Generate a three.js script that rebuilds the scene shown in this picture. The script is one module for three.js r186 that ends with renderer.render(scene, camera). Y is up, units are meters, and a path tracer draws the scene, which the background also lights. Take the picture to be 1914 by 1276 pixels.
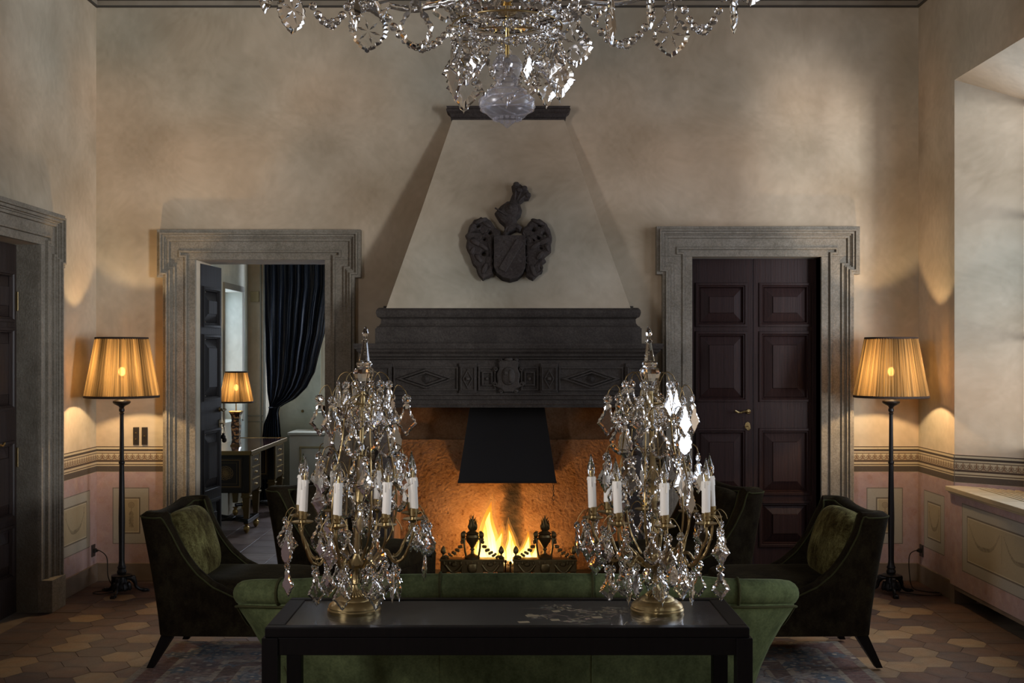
import * as THREE from 'three';
import { RoundedBoxGeometry } from 'three/addons/geometries/RoundedBoxGeometry.js';
import { mergeGeometries, mergeVertices, toCreasedNormals } from 'three/addons/utils/BufferGeometryUtils.js';
import { RectAreaLightUniformsLib } from 'three/addons/lights/RectAreaLightUniformsLib.js';

// ---------- camera: on the axis of the room, level, lens shifted a little ----------
const F = 2150, CX = 948, CY = 660, EYE = 1.6;              // focal length and principal point for a 1914 x 1276 frame
const scene = new THREE.Scene();
const camera = new THREE.PerspectiveCamera(2 * Math.atan(638 / F) * 180 / Math.PI, 1914 / 1276, 0.1, 80);
camera.position.set(0, EYE, 0);
camera.setViewOffset(1914, 1276, 957 - CX, 638 - CY, 1914, 1276);

// ---------- sky, daylight at the windows, exposure ----------
scene.background = new THREE.Color(0.62, 0.74, 0.95);
scene.backgroundIntensity = 1.2;
const renderer = new THREE.WebGLRenderer();
renderer.toneMapping = THREE.LinearToneMapping;
renderer.toneMappingExposure = 1.0;
renderer.shadowMap.enabled = true;
RectAreaLightUniformsLib.init();
const DAY = new THREE.Color(0.74, 0.83, 1.0), WARM = new THREE.Color(1.0, 0.68, 0.36), FIRE = new THREE.Color(1.0, 0.46, 0.13);
function daylight(name, w, h, x, y, z, tx, ty, tz, power) {  // area light: sky at the window panes, also the facade and the added key
  const l = new THREE.RectAreaLight(DAY, power, w, h);
  l.name = name; l.position.set(x, y, z); l.lookAt(tx, ty, tz); scene.add(l); return l;
}
daylight('window_light', 1.3, 2.1, 3.24, 2.1, -6.43, 0, 2.1, -6.43, 3.5);     // window in the visible bay
daylight('window_light', 1.2, 2.0, 3.24, 2.1, -2.9, 0, 2.1, -2.9, 5.0);       // next bay of the same wall
daylight('window_light', 0.7, 1.6, 3.24, 2.2, 0.7, 0, 2.2, 0.7, 2.0);         // third bay, behind the camera
daylight('window_light', 0.9, 1.7, -2.93, 2.45, -1.0, 0, 2.45, -1.0, 26).color.setRGB(0.98, 0.95, 1.0);       // added key light for the crystals, in an invented left-wall window
daylight('facade_light', 1.6, 2.0, 7.45, 1.35, 0.9, 2.3, 2.2, -8.1, 95).color.setRGB(0.94, 0.97, 1.0);   // bright house front across the lane, seen through the bay window
daylight('window_light', 0.9, 1.4, -1.65, 1.75, -12.88, -1.65, 1.75, 0, 9.0); // window of the next room, behind the curtain
daylight('window_light', 0.66, 1.2, -2.93, 1.6, -11.55, 0, 1.6, -11.55, 2.5); // side window of the next room
daylight('window_light', 1.2, 1.6, 0.78, 1.9, -10.4, -3, 1.5, -10.4, 1.6);    // far side window of the next room

// ---------- helpers ----------
let seed = 20240;
function rnd() { seed = (seed * 1664525 + 1013904223) >>> 0; return seed / 4294967296; }
const rr = (a, b) => a + (b - a) * rnd();
const V = (x, y, z) => new THREE.Vector3(x, y, z);
const taken = {};
function numbered(name) { const k = taken[name] = (taken[name] ?? -1) + 1; return k ? name + '_' + String(k).padStart(3, '0') : name; }
function tag(o, label, category, group) { o.userData.label = label; o.userData.category = category; if (group) o.userData.group = group; return o; }
function thing(name, label, category, pos = [0, 0, 0], turn = 0, group) {
  const o = new THREE.Group(); o.name = numbered(name); o.position.set(...pos); o.rotation.y = turn; scene.add(o);
  return tag(o, label, category, group);
}
function structure(name) { const o = new THREE.Group(); o.name = name; o.userData.kind = 'structure'; scene.add(o); return o; }
function mesh(name, g, m, parent = scene) {
  const o = new THREE.Mesh(Array.isArray(g) ? merge(g) : g, m); o.name = parent === scene ? numbered(name) : name;
  o.castShadow = o.receiveShadow = true; parent.add(o); return o;
}
function merge(list) {
  const l = list.map((g) => {
    let q = g.index ? g.toNonIndexed() : g.clone();
    for (const k of Object.keys(q.attributes)) if (!['position', 'normal', 'uv'].includes(k)) q.deleteAttribute(k);
    if (!q.attributes.normal) q.computeVertexNormals();
    if (!q.attributes.uv) boxUV(q);
    q.clearGroups(); return q;
  });
  return mergeGeometries(l, false);
}
function boxUV(g) {                                           // uv in metres, by the way each face points
  const q = g.index ? g.toNonIndexed() : g, p = q.attributes.position, uv = new Float32Array(p.count * 2);
  const a = V(), b = V(), c = V();
  for (let i = 0; i < p.count; i += 3) {
    a.fromBufferAttribute(p, i); b.fromBufferAttribute(p, i + 1); c.fromBufferAttribute(p, i + 2);
    const n = b.clone().sub(a).cross(c.clone().sub(a)); const x = Math.abs(n.x), y = Math.abs(n.y), z = Math.abs(n.z);
    [a, b, c].forEach((v, k) => {
      const t = (y > x && y > z) ? [v.x, v.z] : x > z ? [v.z, v.y] : [v.x, v.y];
      uv[(i + k) * 2] = t[0]; uv[(i + k) * 2 + 1] = t[1];
    });
  }
  q.setAttribute('uv', new THREE.BufferAttribute(uv, 2)); return q;
}
function box(x0, x1, y0, y1, z0, z1, r = 0) {
  const w = Math.abs(x1 - x0), h = Math.abs(y1 - y0), d = Math.abs(z1 - z0);
  const g = r ? new RoundedBoxGeometry(w, h, d, 2, Math.min(r, w / 2.1, h / 2.1, d / 2.1)) : new THREE.BoxGeometry(w, h, d);
  g.translate((x0 + x1) / 2, (y0 + y1) / 2, (z0 + z1) / 2); return boxUV(g);
}
function fromRings(rings, closed = true, capA = false, capB = false) {   // rings of equal length -> skin
  const m = rings[0].length, pos = [], idx = [];
  rings.forEach((r) => r.forEach((p) => pos.push(p.x, p.y, p.z)));
  for (let i = 0; i < rings.length - 1; i++) for (let j = 0; j < (closed ? m : m - 1); j++) {
    const a = i * m + j, b = i * m + (j + 1) % m, c = (i + 1) * m + (j + 1) % m, d = (i + 1) * m + j;
    idx.push(a, b, c, a, c, d);
  }
  const cap = (k, flip) => {
    const c = V(); rings[k].forEach((p) => c.add(p)); c.divideScalar(m); const ci = pos.length / 3; pos.push(c.x, c.y, c.z);
    for (let j = 0; j < m; j++) { const a = k * m + j, b = k * m + (j + 1) % m; flip ? idx.push(ci, b, a) : idx.push(ci, a, b); }
  };
  if (capA) cap(0, true); if (capB) cap(rings.length - 1, false);
  const g = new THREE.BufferGeometry();
  g.setAttribute('position', new THREE.Float32BufferAttribute(pos, 3)); g.setIndex(idx); return g;
}
function smooth(g, angle = 0.7) { const q = toCreasedNormals(g, angle); return boxUV(q); }
function lathe(pts, seg = 28, angle = 0.6) {                  // pts [radius, y]
  return smooth(mergeVertices(stripped(new THREE.LatheGeometry(pts.map(([r, y]) => new THREE.Vector2(Math.max(r, 0.00001), y)), seg))), angle);
}
function stripped(g) { g.deleteAttribute('normal'); g.deleteAttribute('uv'); return g; }
function tube(pts, r, seg = 24, rad = 6, closed = false) {
  return boxUV(new THREE.TubeGeometry(new THREE.CatmullRomCurve3(pts.map((p) => p.isVector3 ? p : V(...p)), closed, 'catmullrom', 0.5), seg, r, rad, closed).toNonIndexed());
}
function taperTube(pts, radii, seg = 24, rad = 8) {           // tube with a radius that changes along it
  const c = new THREE.CatmullRomCurve3(pts.map((p) => p.isVector3 ? p : V(...p))), fr = c.computeFrenetFrames(seg), rings = [];
  for (let i = 0; i <= seg; i++) {
    const t = i / seg, k = t * (radii.length - 1), a = Math.min(Math.floor(k), radii.length - 2), r = radii[a] + (radii[a + 1] - radii[a]) * (k - a), p = c.getPointAt(t), ring = [];
    for (let j = 0; j < rad; j++) { const th = j / rad * Math.PI * 2; ring.push(p.clone().addScaledVector(fr.normals[i], Math.cos(th) * r).addScaledVector(fr.binormals[i], Math.sin(th) * r)); }
    rings.push(ring);
  }
  return smooth(fromRings(rings, true, true, true), 0.9);
}
function stack(W, zb, zf, prof, W2 = W) {                     // moulded block: profile [y, projection] carried round front and both ends
  const rings = prof.map(([y, p]) => [V(-W2 - p, y, zb), V(-W2 - p, y, zf + p), V(W + p, y, zf + p), V(W + p, y, zb)]);
  return smooth(fromRings(rings, true, true, true), 0.3);
}
function extrude(points, depth, bevel = 0, holes = []) {
  const s = new THREE.Shape(points.map(([x, y]) => new THREE.Vector2(x, y)));
  holes.forEach((h) => s.holes.push(new THREE.Path(h.map(([x, y]) => new THREE.Vector2(x, y)))));
  const g = new THREE.ExtrudeGeometry(s, { depth: Math.max(depth - 2 * bevel, 0.0005), bevelEnabled: bevel > 0, bevelSize: bevel, bevelThickness: bevel, bevelSegments: 2, bevelOffset: -bevel, curveSegments: 8 });
  g.translate(0, 0, bevel); g.deleteAttribute('uv'); return boxUV(g);
}
const rect = (x0, x1, y0, y1) => [[x0, y0], [x1, y0], [x1, y1], [x0, y1]];
function superEll(rx, ry, rz, e = 0.35, seg = 24) {           // pillow shape
  const g = stripped(new THREE.SphereGeometry(1, seg * 2, seg)), p = g.attributes.position, f = (v, k) => Math.sign(v) * Math.pow(Math.abs(v), k);
  for (let i = 0; i < p.count; i++) {
    const x = p.getX(i), y = p.getY(i), z = p.getZ(i), m = Math.hypot(x, z) || 1e-9, cy = Math.pow(m, e), sy = f(y, e);
    p.setXYZ(i, rx * f(x / m, e) * cy, ry * sy, rz * f(z / m, e) * cy);
  }
  return smooth(mergeVertices(g, 1e-5), 1.2);
}
const move = (g, x, y, z) => { g.translate(x, y, z); return g; };
const turnY = (g, a) => { g.rotateY(a); return g; };

// ---------- textures ----------
const P = new Uint8Array(512); { const t = [...Array(256).keys()]; for (let i = 255; i > 0; i--) { const j = Math.floor(rnd() * (i + 1)); [t[i], t[j]] = [t[j], t[i]]; } for (let i = 0; i < 512; i++) P[i] = t[i & 255]; }
function vnoise(x, y, per) {                                  // value noise that tiles every `per` cells
  const xi = Math.floor(x), yi = Math.floor(y), fx = x - xi, fy = y - yi, u = fx * fx * (3 - 2 * fx), v = fy * fy * (3 - 2 * fy);
  const w = (a) => ((a % per) + per) % per, h = (a, b) => P[P[w(a) & 255] + (w(b) & 255)] / 255;
  const a = h(xi, yi), b = h(xi + 1, yi), c = h(xi, yi + 1), d = h(xi + 1, yi + 1);
  return a + (b - a) * u + (c - a) * v + (a - b - c + d) * u * v;
}
function fbm(u, v, per, oct = 4) { let s = 0, a = 0.5, t = 0; for (let i = 0; i < oct; i++) { s += a * vnoise(u * per + i * 17.3, v * per + i * 9.1, per); t += a; a *= 0.5; per *= 2; } return s / t; }
function texture(w, h, fn, metresU, metresV = metresU, srgb = true) {
  const d = new Uint8Array(w * h * 4);
  for (let y = 0; y < h; y++) for (let x = 0; x < w; x++) {
    const c = fn((x + 0.5) / w, (y + 0.5) / h), k = (y * w + x) * 4;
    if (typeof c === 'number') d[k] = d[k + 1] = d[k + 2] = Math.max(0, Math.min(255, c)); else for (let i = 0; i < 3; i++) d[k + i] = Math.max(0, Math.min(255, c[i]));
    d[k + 3] = 255;
  }
  const t = new THREE.DataTexture(d, w, h); if (srgb) t.colorSpace = THREE.SRGBColorSpace;
  t.wrapS = t.wrapT = THREE.RepeatWrapping; t.magFilter = THREE.LinearFilter; t.repeat.set(1 / metresU, 1 / metresV); t.needsUpdate = true; return t;
}
const tone = (c, k, tint = [1, 1, 1]) => c.map((x, i) => x + k * tint[i]);
function std(o) { return new THREE.MeshStandardMaterial({ roughness: 0.8, ...o }); }
function phys(o) { return new THREE.MeshPhysicalMaterial({ roughness: 0.8, ...o }); }

const M = {};
{
  const plaster = (base) => texture(1024, 1024, (u, v) => {
    const wu = fbm(u, v, 5, 3), wv = fbm(v + 0.3, u, 6, 3);
    const big = fbm(u, v, 3, 3) - 0.5, mid = fbm(u + wu * 0.03, v + wv * 0.03, 11, 4) - 0.5, stroke = fbm(u + wv * 0.12, v + wu * 0.12, 90, 2) - 0.5, pink = fbm(u + 0.37, v + 0.11, 4, 2) - 0.5;
    return tone(tone(base, big * 34 + mid * 40 + stroke * 13), pink, [24, -2, -18]);
  }, 3.4);
  const plasterBump = texture(512, 512, (u, v) => 128 + 150 * (fbm(u + fbm(u, v, 6, 2) * 0.06, v, 22, 4) - 0.5), 1.3, 1.3, false);
  M.plaster = std({ map: plaster([194, 177, 152]), bumpMap: plasterBump, bumpScale: 0.003, roughness: 0.93 });
  M.pale = std({ map: plaster([196, 196, 180]), bumpMap: plasterBump, bumpScale: 0.003, roughness: 0.93 });
  const stone = (base, k) => texture(512, 512, (u, v) => tone(base, (fbm(u, v, 6, 3) - 0.5) * 34 * k + (fbm(u, v, 120, 2) - 0.5) * 46 * k + (fbm(u + 0.4, v, 24, 2) - 0.5) * 20 * k), 0.9);
  const stoneBump = texture(512, 512, (u, v) => 128 + 120 * (fbm(u, v, 90, 2) - 0.5) + 80 * (fbm(u, v, 14, 3) - 0.5), 0.7, 0.7, false);
  M.stone = std({ map: stone([136, 128, 114], 0.75), bumpMap: stoneBump, bumpScale: 0.003, roughness: 0.85 });
  M.shadedStone = std({ map: stone([58, 51, 45], 0.6), bumpMap: stoneBump, bumpScale: 0.003, roughness: 0.8 });  // darker copy of the door stone: dim light at the fireplace put into colour
  M.carved = std({ map: stone([60, 52, 48], 0.6), bumpMap: stoneBump, bumpScale: 0.003, roughness: 0.85 });
  const wood = (base, amp) => texture(512, 512, (u, v) => { const g = fbm(u * 1, v, 8, 2), s = fbm(u, v * 0.02, 64, 3) - 0.5, l = Math.sin((u * 26 + g * 3.2) * 6.283) * 0.16; return tone(base, (s + l) * amp, [1.2, 0.9, 0.8]); }, 0.6, 1.6);
  const woodBump = texture(512, 512, (u, v) => 128 + 160 * (fbm(u, v * 0.04, 90, 2) - 0.5), 0.5, 1.2, false);
  M.redWood = phys({ map: wood([44, 25, 23], 15), bumpMap: woodBump, bumpScale: 0.0012, roughness: 0.6, specularIntensity: 0.6 });
  M.blackWood = phys({ map: wood([30, 28, 29], 14), bumpMap: woodBump, bumpScale: 0.0012, roughness: 0.6, specularIntensity: 0.5 });
  M.brownWood = phys({ map: wood([50, 38, 34], 18), bumpMap: woodBump, bumpScale: 0.0012, roughness: 0.5 });
  M.ebony = phys({ map: wood([10, 8, 8], 4), roughness: 0.45, specularIntensity: 0.25 });
  M.legWood = phys({ map: wood([18, 13, 11], 6), roughness: 0.45, specularIntensity: 0.3 });
  const velvet = (base, amp) => texture(512, 512, (u, v) => { const a = fbm(u + fbm(u, v, 5, 2) * 0.15, v, 7, 5) - 0.5, b = fbm(u, v, 120, 2) - 0.5, s = fbm(u + 0.2, v * 0.5, 40, 2) - 0.5; return tone(base, a * amp + b * amp * 0.5 + s * amp * 0.5, [1, 1.05, 0.75]); }, 0.7);
  const nap = texture(256, 256, (u, v) => 128 + 120 * (fbm(u, v, 100, 2) - 0.5), 0.12, 0.12, false);
  const vel = (base, amp, sheen) => phys({ map: velvet(base, amp), bumpMap: nap, bumpScale: 0.0006, roughness: 0.95, specularIntensity: 0.15, sheen: 1, sheenRoughness: 0.45, sheenColor: sheen });
  M.sofaVelvet = vel([76, 84, 55], 36, new THREE.Color(0.24, 0.28, 0.16));
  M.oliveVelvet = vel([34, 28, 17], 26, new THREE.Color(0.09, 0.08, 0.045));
  M.litCushionVelvet = vel([84, 78, 46], 92, new THREE.Color(0.26, 0.25, 0.14));  // lighter copy of the chair velvet: light on the cushion put into colour
  M.darkVelvet = vel([24, 23, 17], 10, new THREE.Color(0.03, 0.03, 0.02));
  M.piping = vel([58, 58, 36], 16, new THREE.Color(0.14, 0.14, 0.08));
  M.oldBrass = phys({ color: new THREE.Color(0.40, 0.30, 0.14), metalness: 1, roughness: 0.32 });
  M.darkBrass = phys({ color: new THREE.Color(0.28, 0.20, 0.09), metalness: 1, roughness: 0.34 });
  M.bronze = phys({ color: new THREE.Color(0.17, 0.125, 0.055), metalness: 0.9, roughness: 0.45 });
  M.gilt = phys({ color: new THREE.Color(0.48, 0.34, 0.13), metalness: 1, roughness: 0.4 });
  M.blackMetal = phys({ color: new THREE.Color(0.02, 0.018, 0.018), metalness: 0.6, roughness: 0.4 });
  M.soot = std({ color: new THREE.Color(0.012, 0.011, 0.011), roughness: 0.9 });
  M.crystal = phys({ color: new THREE.Color(1, 1, 1), transmission: 1, thickness: 0.02, ior: 1.58, roughness: 0.0, specularIntensity: 1 });
  M.cutGlass = phys({ color: new THREE.Color(0.86, 0.86, 0.89), transmission: 0.92, thickness: 0, ior: 1.5, roughness: 0.22 });
  M.bulbGlass = phys({ color: new THREE.Color(1, 1, 1), transmission: 1, thickness: 0, ior: 1.5, roughness: 0.02 });
  M.candle = phys({ color: '#ece7da', roughness: 0.5 });
  M.switchPlate = std({ color: '#2a2420', roughness: 0.4 });
  M.cord = std({ color: '#17130f', roughness: 0.7 });
  M.baseboard = std({ map: texture(256, 256, (u, v) => tone([116, 100, 84], (fbm(u, v, 6, 4) - 0.5) * 46), 1.1), roughness: 0.8 });
  M.windowFrame = std({ color: '#cfc8b4', roughness: 0.6 });
  M.pane = phys({ color: 0xffffff, transmission: 1, thickness: 0, roughness: 0, ior: 1.45 });
}

// ---------- the shell of the room ----------
const XL = -2.894, XR = 2.897, ZB = -8.1, ZF = 2.9, CEIL = 4.4;
const RAIL = 0.945, RAIL0 = 0.765, BASE_H = 0.125;
const LD = { x0: -2.189, x1: -1.281, h: 2.256 }, RD = { x0: 1.300, x1: 2.206, h: 2.278 }, SD = { d0: 6.19, d1: 7.09, h: 2.27 };

const floorG = structure('floor');
mesh('screed', box(-3.4, 3.4, -0.16, -0.0028, ZB - 0.5, ZF + 0.3), std({ map: texture(128, 128, (u, v) => tone([118, 102, 84], (fbm(u, v, 12, 3) - 0.5) * 30), 1), roughness: 0.95 }), floorG);
{
  const clay = (b, amp) => texture(256, 256, (u, v) => tone(tone(b, (fbm(u, v, 4, 3) - 0.5) * amp + (fbm(u, v, 60, 2) - 0.5) * 20), fbm(u + 0.5, v, 5, 2) - 0.5, [16, 0, -10]), 0.37);
  const mk = (b) => phys({ map: clay(b, 34), roughness: 0.62 });
  const tan = [mk([136, 110, 80]), mk([127, 103, 76]), mk([143, 118, 87])], terra = [mk([86, 63, 53]), mk([78, 58, 53]), mk([93, 67, 55]), mk([74, 57, 54])];
  const R = 0.113, hexPts = [...Array(6).keys()].map((i) => [Math.cos(i * Math.PI / 3) * (R - 0.0013), Math.sin(i * Math.PI / 3) * (R - 0.0013)]);
  const hex = extrude(hexPts, 0.014, 0.001); hex.rotateX(-Math.PI / 2); hex.translate(0, -0.014, 0);
  const inTri = [], seen = [], rest = { a: [], b: [] };
  const X1 = 2.63, D1 = 7.78, cols = Math.floor(X1 / (1.5 * R));
  for (let i = -cols; i <= cols; i++) for (let j = -12; j < 42; j++) {
    const x = i * 1.5 * R, d = (j + (i & 1 ? 0.5 : 0)) * Math.sqrt(3) * R; if (d > D1 - 0.05 || d < -ZF + 0.2) continue;
    const px = CX + x * F / Math.max(d, 0.5), py = CY + EYE * F / Math.max(d, 0.5), light = rnd() < 0.46, k = Math.floor(rnd() * 9), a = Math.floor(rnd() * 6) * Math.PI / 3;
    const show = d > 5 && px > -60 && px < 1974 && py < 1300 && (px < 470 || px > 1440);
    if (show) seen.push([x, d, light ? tan[k % 3] : terra[k % 4], a]); else rest[light ? 'a' : 'b'].push([x, d]);
  }
  for (const [x, d, m, a] of seen) { const t = mesh('hex_tile', hex, m, floorG); t.position.set(x, rr(-0.001, 0.001), -d); t.rotation.y = a; }
  for (const [k, m] of [['a', tan[0]], ['b', terra[0]]]) mesh('hex_tile_field', rest[k].map(([x, d]) => hex.clone().translate(x, 0, -d)), m, floorG).userData.kind = 'stuff';
  // border of square terracotta tiles along the walls
  const sq = box(-0.124, 0.124, -0.014, 0, -0.124, 0.124, 0.002), field = [];
  for (let s = -1; s <= 1; s += 2) for (let j = 0; j < 43; j++) {
    const d = 7.98 - j * 0.252, x = s * 2.765; if (d > 5.3) { const t = mesh('border_tile', sq, terra[Math.floor(rnd() * 4)], floorG); t.position.set(x, rr(-0.001, 0.001), -d); } else field.push(sq.clone().translate(x, 0, -d));
  }
  for (let i = -10; i <= 10; i++) { const x = i * 0.252; if (Math.abs(x) > 1.2) { const t = mesh('border_tile', sq, terra[Math.floor(rnd() * 4)], floorG); t.position.set(x, 0, -7.98); } else field.push(sq.clone().translate(x, 0, -7.98)); }
  mesh('border_tile_field', field, terra[1], floorG).userData.kind = 'stuff';
  mesh('edge_filler', [box(-X1, X1, -0.014, -0.0015, -7.86, -7.6), box(-2.64, -2.5, -0.014, -0.0015, -7.86, ZF), box(2.5, 2.64, -0.014, -0.0015, -7.86, ZF)], terra[0], floorG);
}
const ceiling = mesh('ceiling', box(XL - 0.4, XR + 0.6, CEIL, CEIL + 0.3, ZB - 0.4, ZF + 0.3), std({ map: texture(256, 256, (u, v) => tone([84, 78, 70], (fbm(u, v * 0.06, 40, 3) - 0.5) * 40), 1.2), roughness: 0.7 })); ceiling.userData.kind = 'structure';

function wallWith(name, pieces, mat = M.plaster) { const w = mesh(name, pieces, mat); w.userData.kind = 'structure'; return w; }
const FBX = 0.79, FBH = 1.62;                                 // firebox recess in the wall
wallWith('wall_back', [
  box(XL - 0.4, LD.x0, 0, CEIL, ZB, ZB - 0.4), box(LD.x0, LD.x1, LD.h, CEIL, ZB, ZB - 0.4), box(LD.x1, -FBX, 0, CEIL, ZB, ZB - 0.4),
  box(-FBX, FBX, FBH, CEIL, ZB, ZB - 0.4), box(FBX, RD.x0, 0, CEIL, ZB, ZB - 0.4), box(RD.x0, RD.x1, RD.h, CEIL, ZB, ZB - 0.4), box(RD.x1, XR + 0.5, 0, CEIL, ZB, ZB - 0.4),
]);
wallWith('wall_left', [box(XL - 0.4, XL, 0, CEIL, ZB, -SD.d1), box(XL - 0.4, XL, SD.h, CEIL, -SD.d1, -SD.d0), box(XL - 0.4, XL, 0, CEIL, -SD.d0, -1.5), box(XL - 0.4, XL, 0, 1.5, -1.5, -0.5), box(XL - 0.4, XL, 3.4, CEIL, -1.5, -0.5), box(XL - 0.4, XL, 0, CEIL, -0.5, ZF + 0.3)]);
const BAYS = [[5.40, 7.45], [1.87, 3.92], [-1.73, 0.32]];     // window bays of the right wall, near and far edge as distance from the camera
{
  const w = [], t = 3.37, X2 = 3.45;
  let from = 8.1;
  for (const [a, b] of BAYS) {
    w.push(box(XR, X2, 0, CEIL, -from, -b), box(XR, X2, t, CEIL, -b, -a), box(3.22, X2, 0, 0.95, -b, -a)); from = a;
    const jamb = (pts) => { const g = extrude(pts, t); g.rotateX(-Math.PI / 2); return g; };   // plan (x, distance) -> upright prism
    w.push(jamb([[XR, b], [3.22, b - 0.28], [X2, b - 0.28], [X2, b]]), jamb([[XR, a], [X2, a], [X2, a + 0.28], [3.22, a + 0.28]]));
    const so = extrude([[XR, t], [3.22, 3.18], [X2, 3.18], [X2, t]], b - a); so.translate(0, 0, -b); w.push(so);
  }
  w.push(box(XR, X2, 0, CEIL, -from, ZF + 0.3));
  wallWith('wall_right', w.map((g) => boxUV(g)));
}
wallWith('wall_front', [box(XL - 0.4, 3.45, 0, CEIL, ZF, ZF + 0.3)]);
let windows = 0;
function casement(x, y0, y1, z, w, turn) {                    // two-light window, six panes
  const g = structure('window_' + (++windows)); g.position.set(x, 0, z); g.rotation.y = turn;
  const f = [box(-w / 2, -w / 2 + 0.06, y0, y1, -0.03, 0.03), box(w / 2 - 0.06, w / 2, y0, y1, -0.03, 0.03), box(-w / 2, w / 2, y0, y0 + 0.06, -0.03, 0.03), box(-w / 2, w / 2, y1 - 0.06, y1, -0.03, 0.03), box(-0.05, 0.05, y0, y1, -0.035, 0.035)];
  const n = 3; for (let k = 1; k < n; k++) { const y = y0 + (y1 - y0) * k / n; f.push(box(-w / 2, w / 2, y - 0.015, y + 0.015, -0.02, 0.02)); }
  mesh('window_frame', f, M.windowFrame, g);
  for (let k = 0; k < n; k++) for (const s of [-1, 1]) { const y = y0 + (y1 - y0) * k / n; mesh('pane', box(s * 0.05, s * (w / 2 - 0.05), y + 0.02, y + (y1 - y0) / n - 0.02, -0.003, 0.003), M.pane, g); }
  return g;
}
for (const [a, b] of BAYS) casement(3.30, 0.95, 3.18, -(a + b) / 2, b - a - 0.56, -Math.PI / 2);
casement(-3.0, 1.5, 3.4, -1.0, 1.0, Math.PI / 2);  // invented window, added to hold the key light for the crystals

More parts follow.
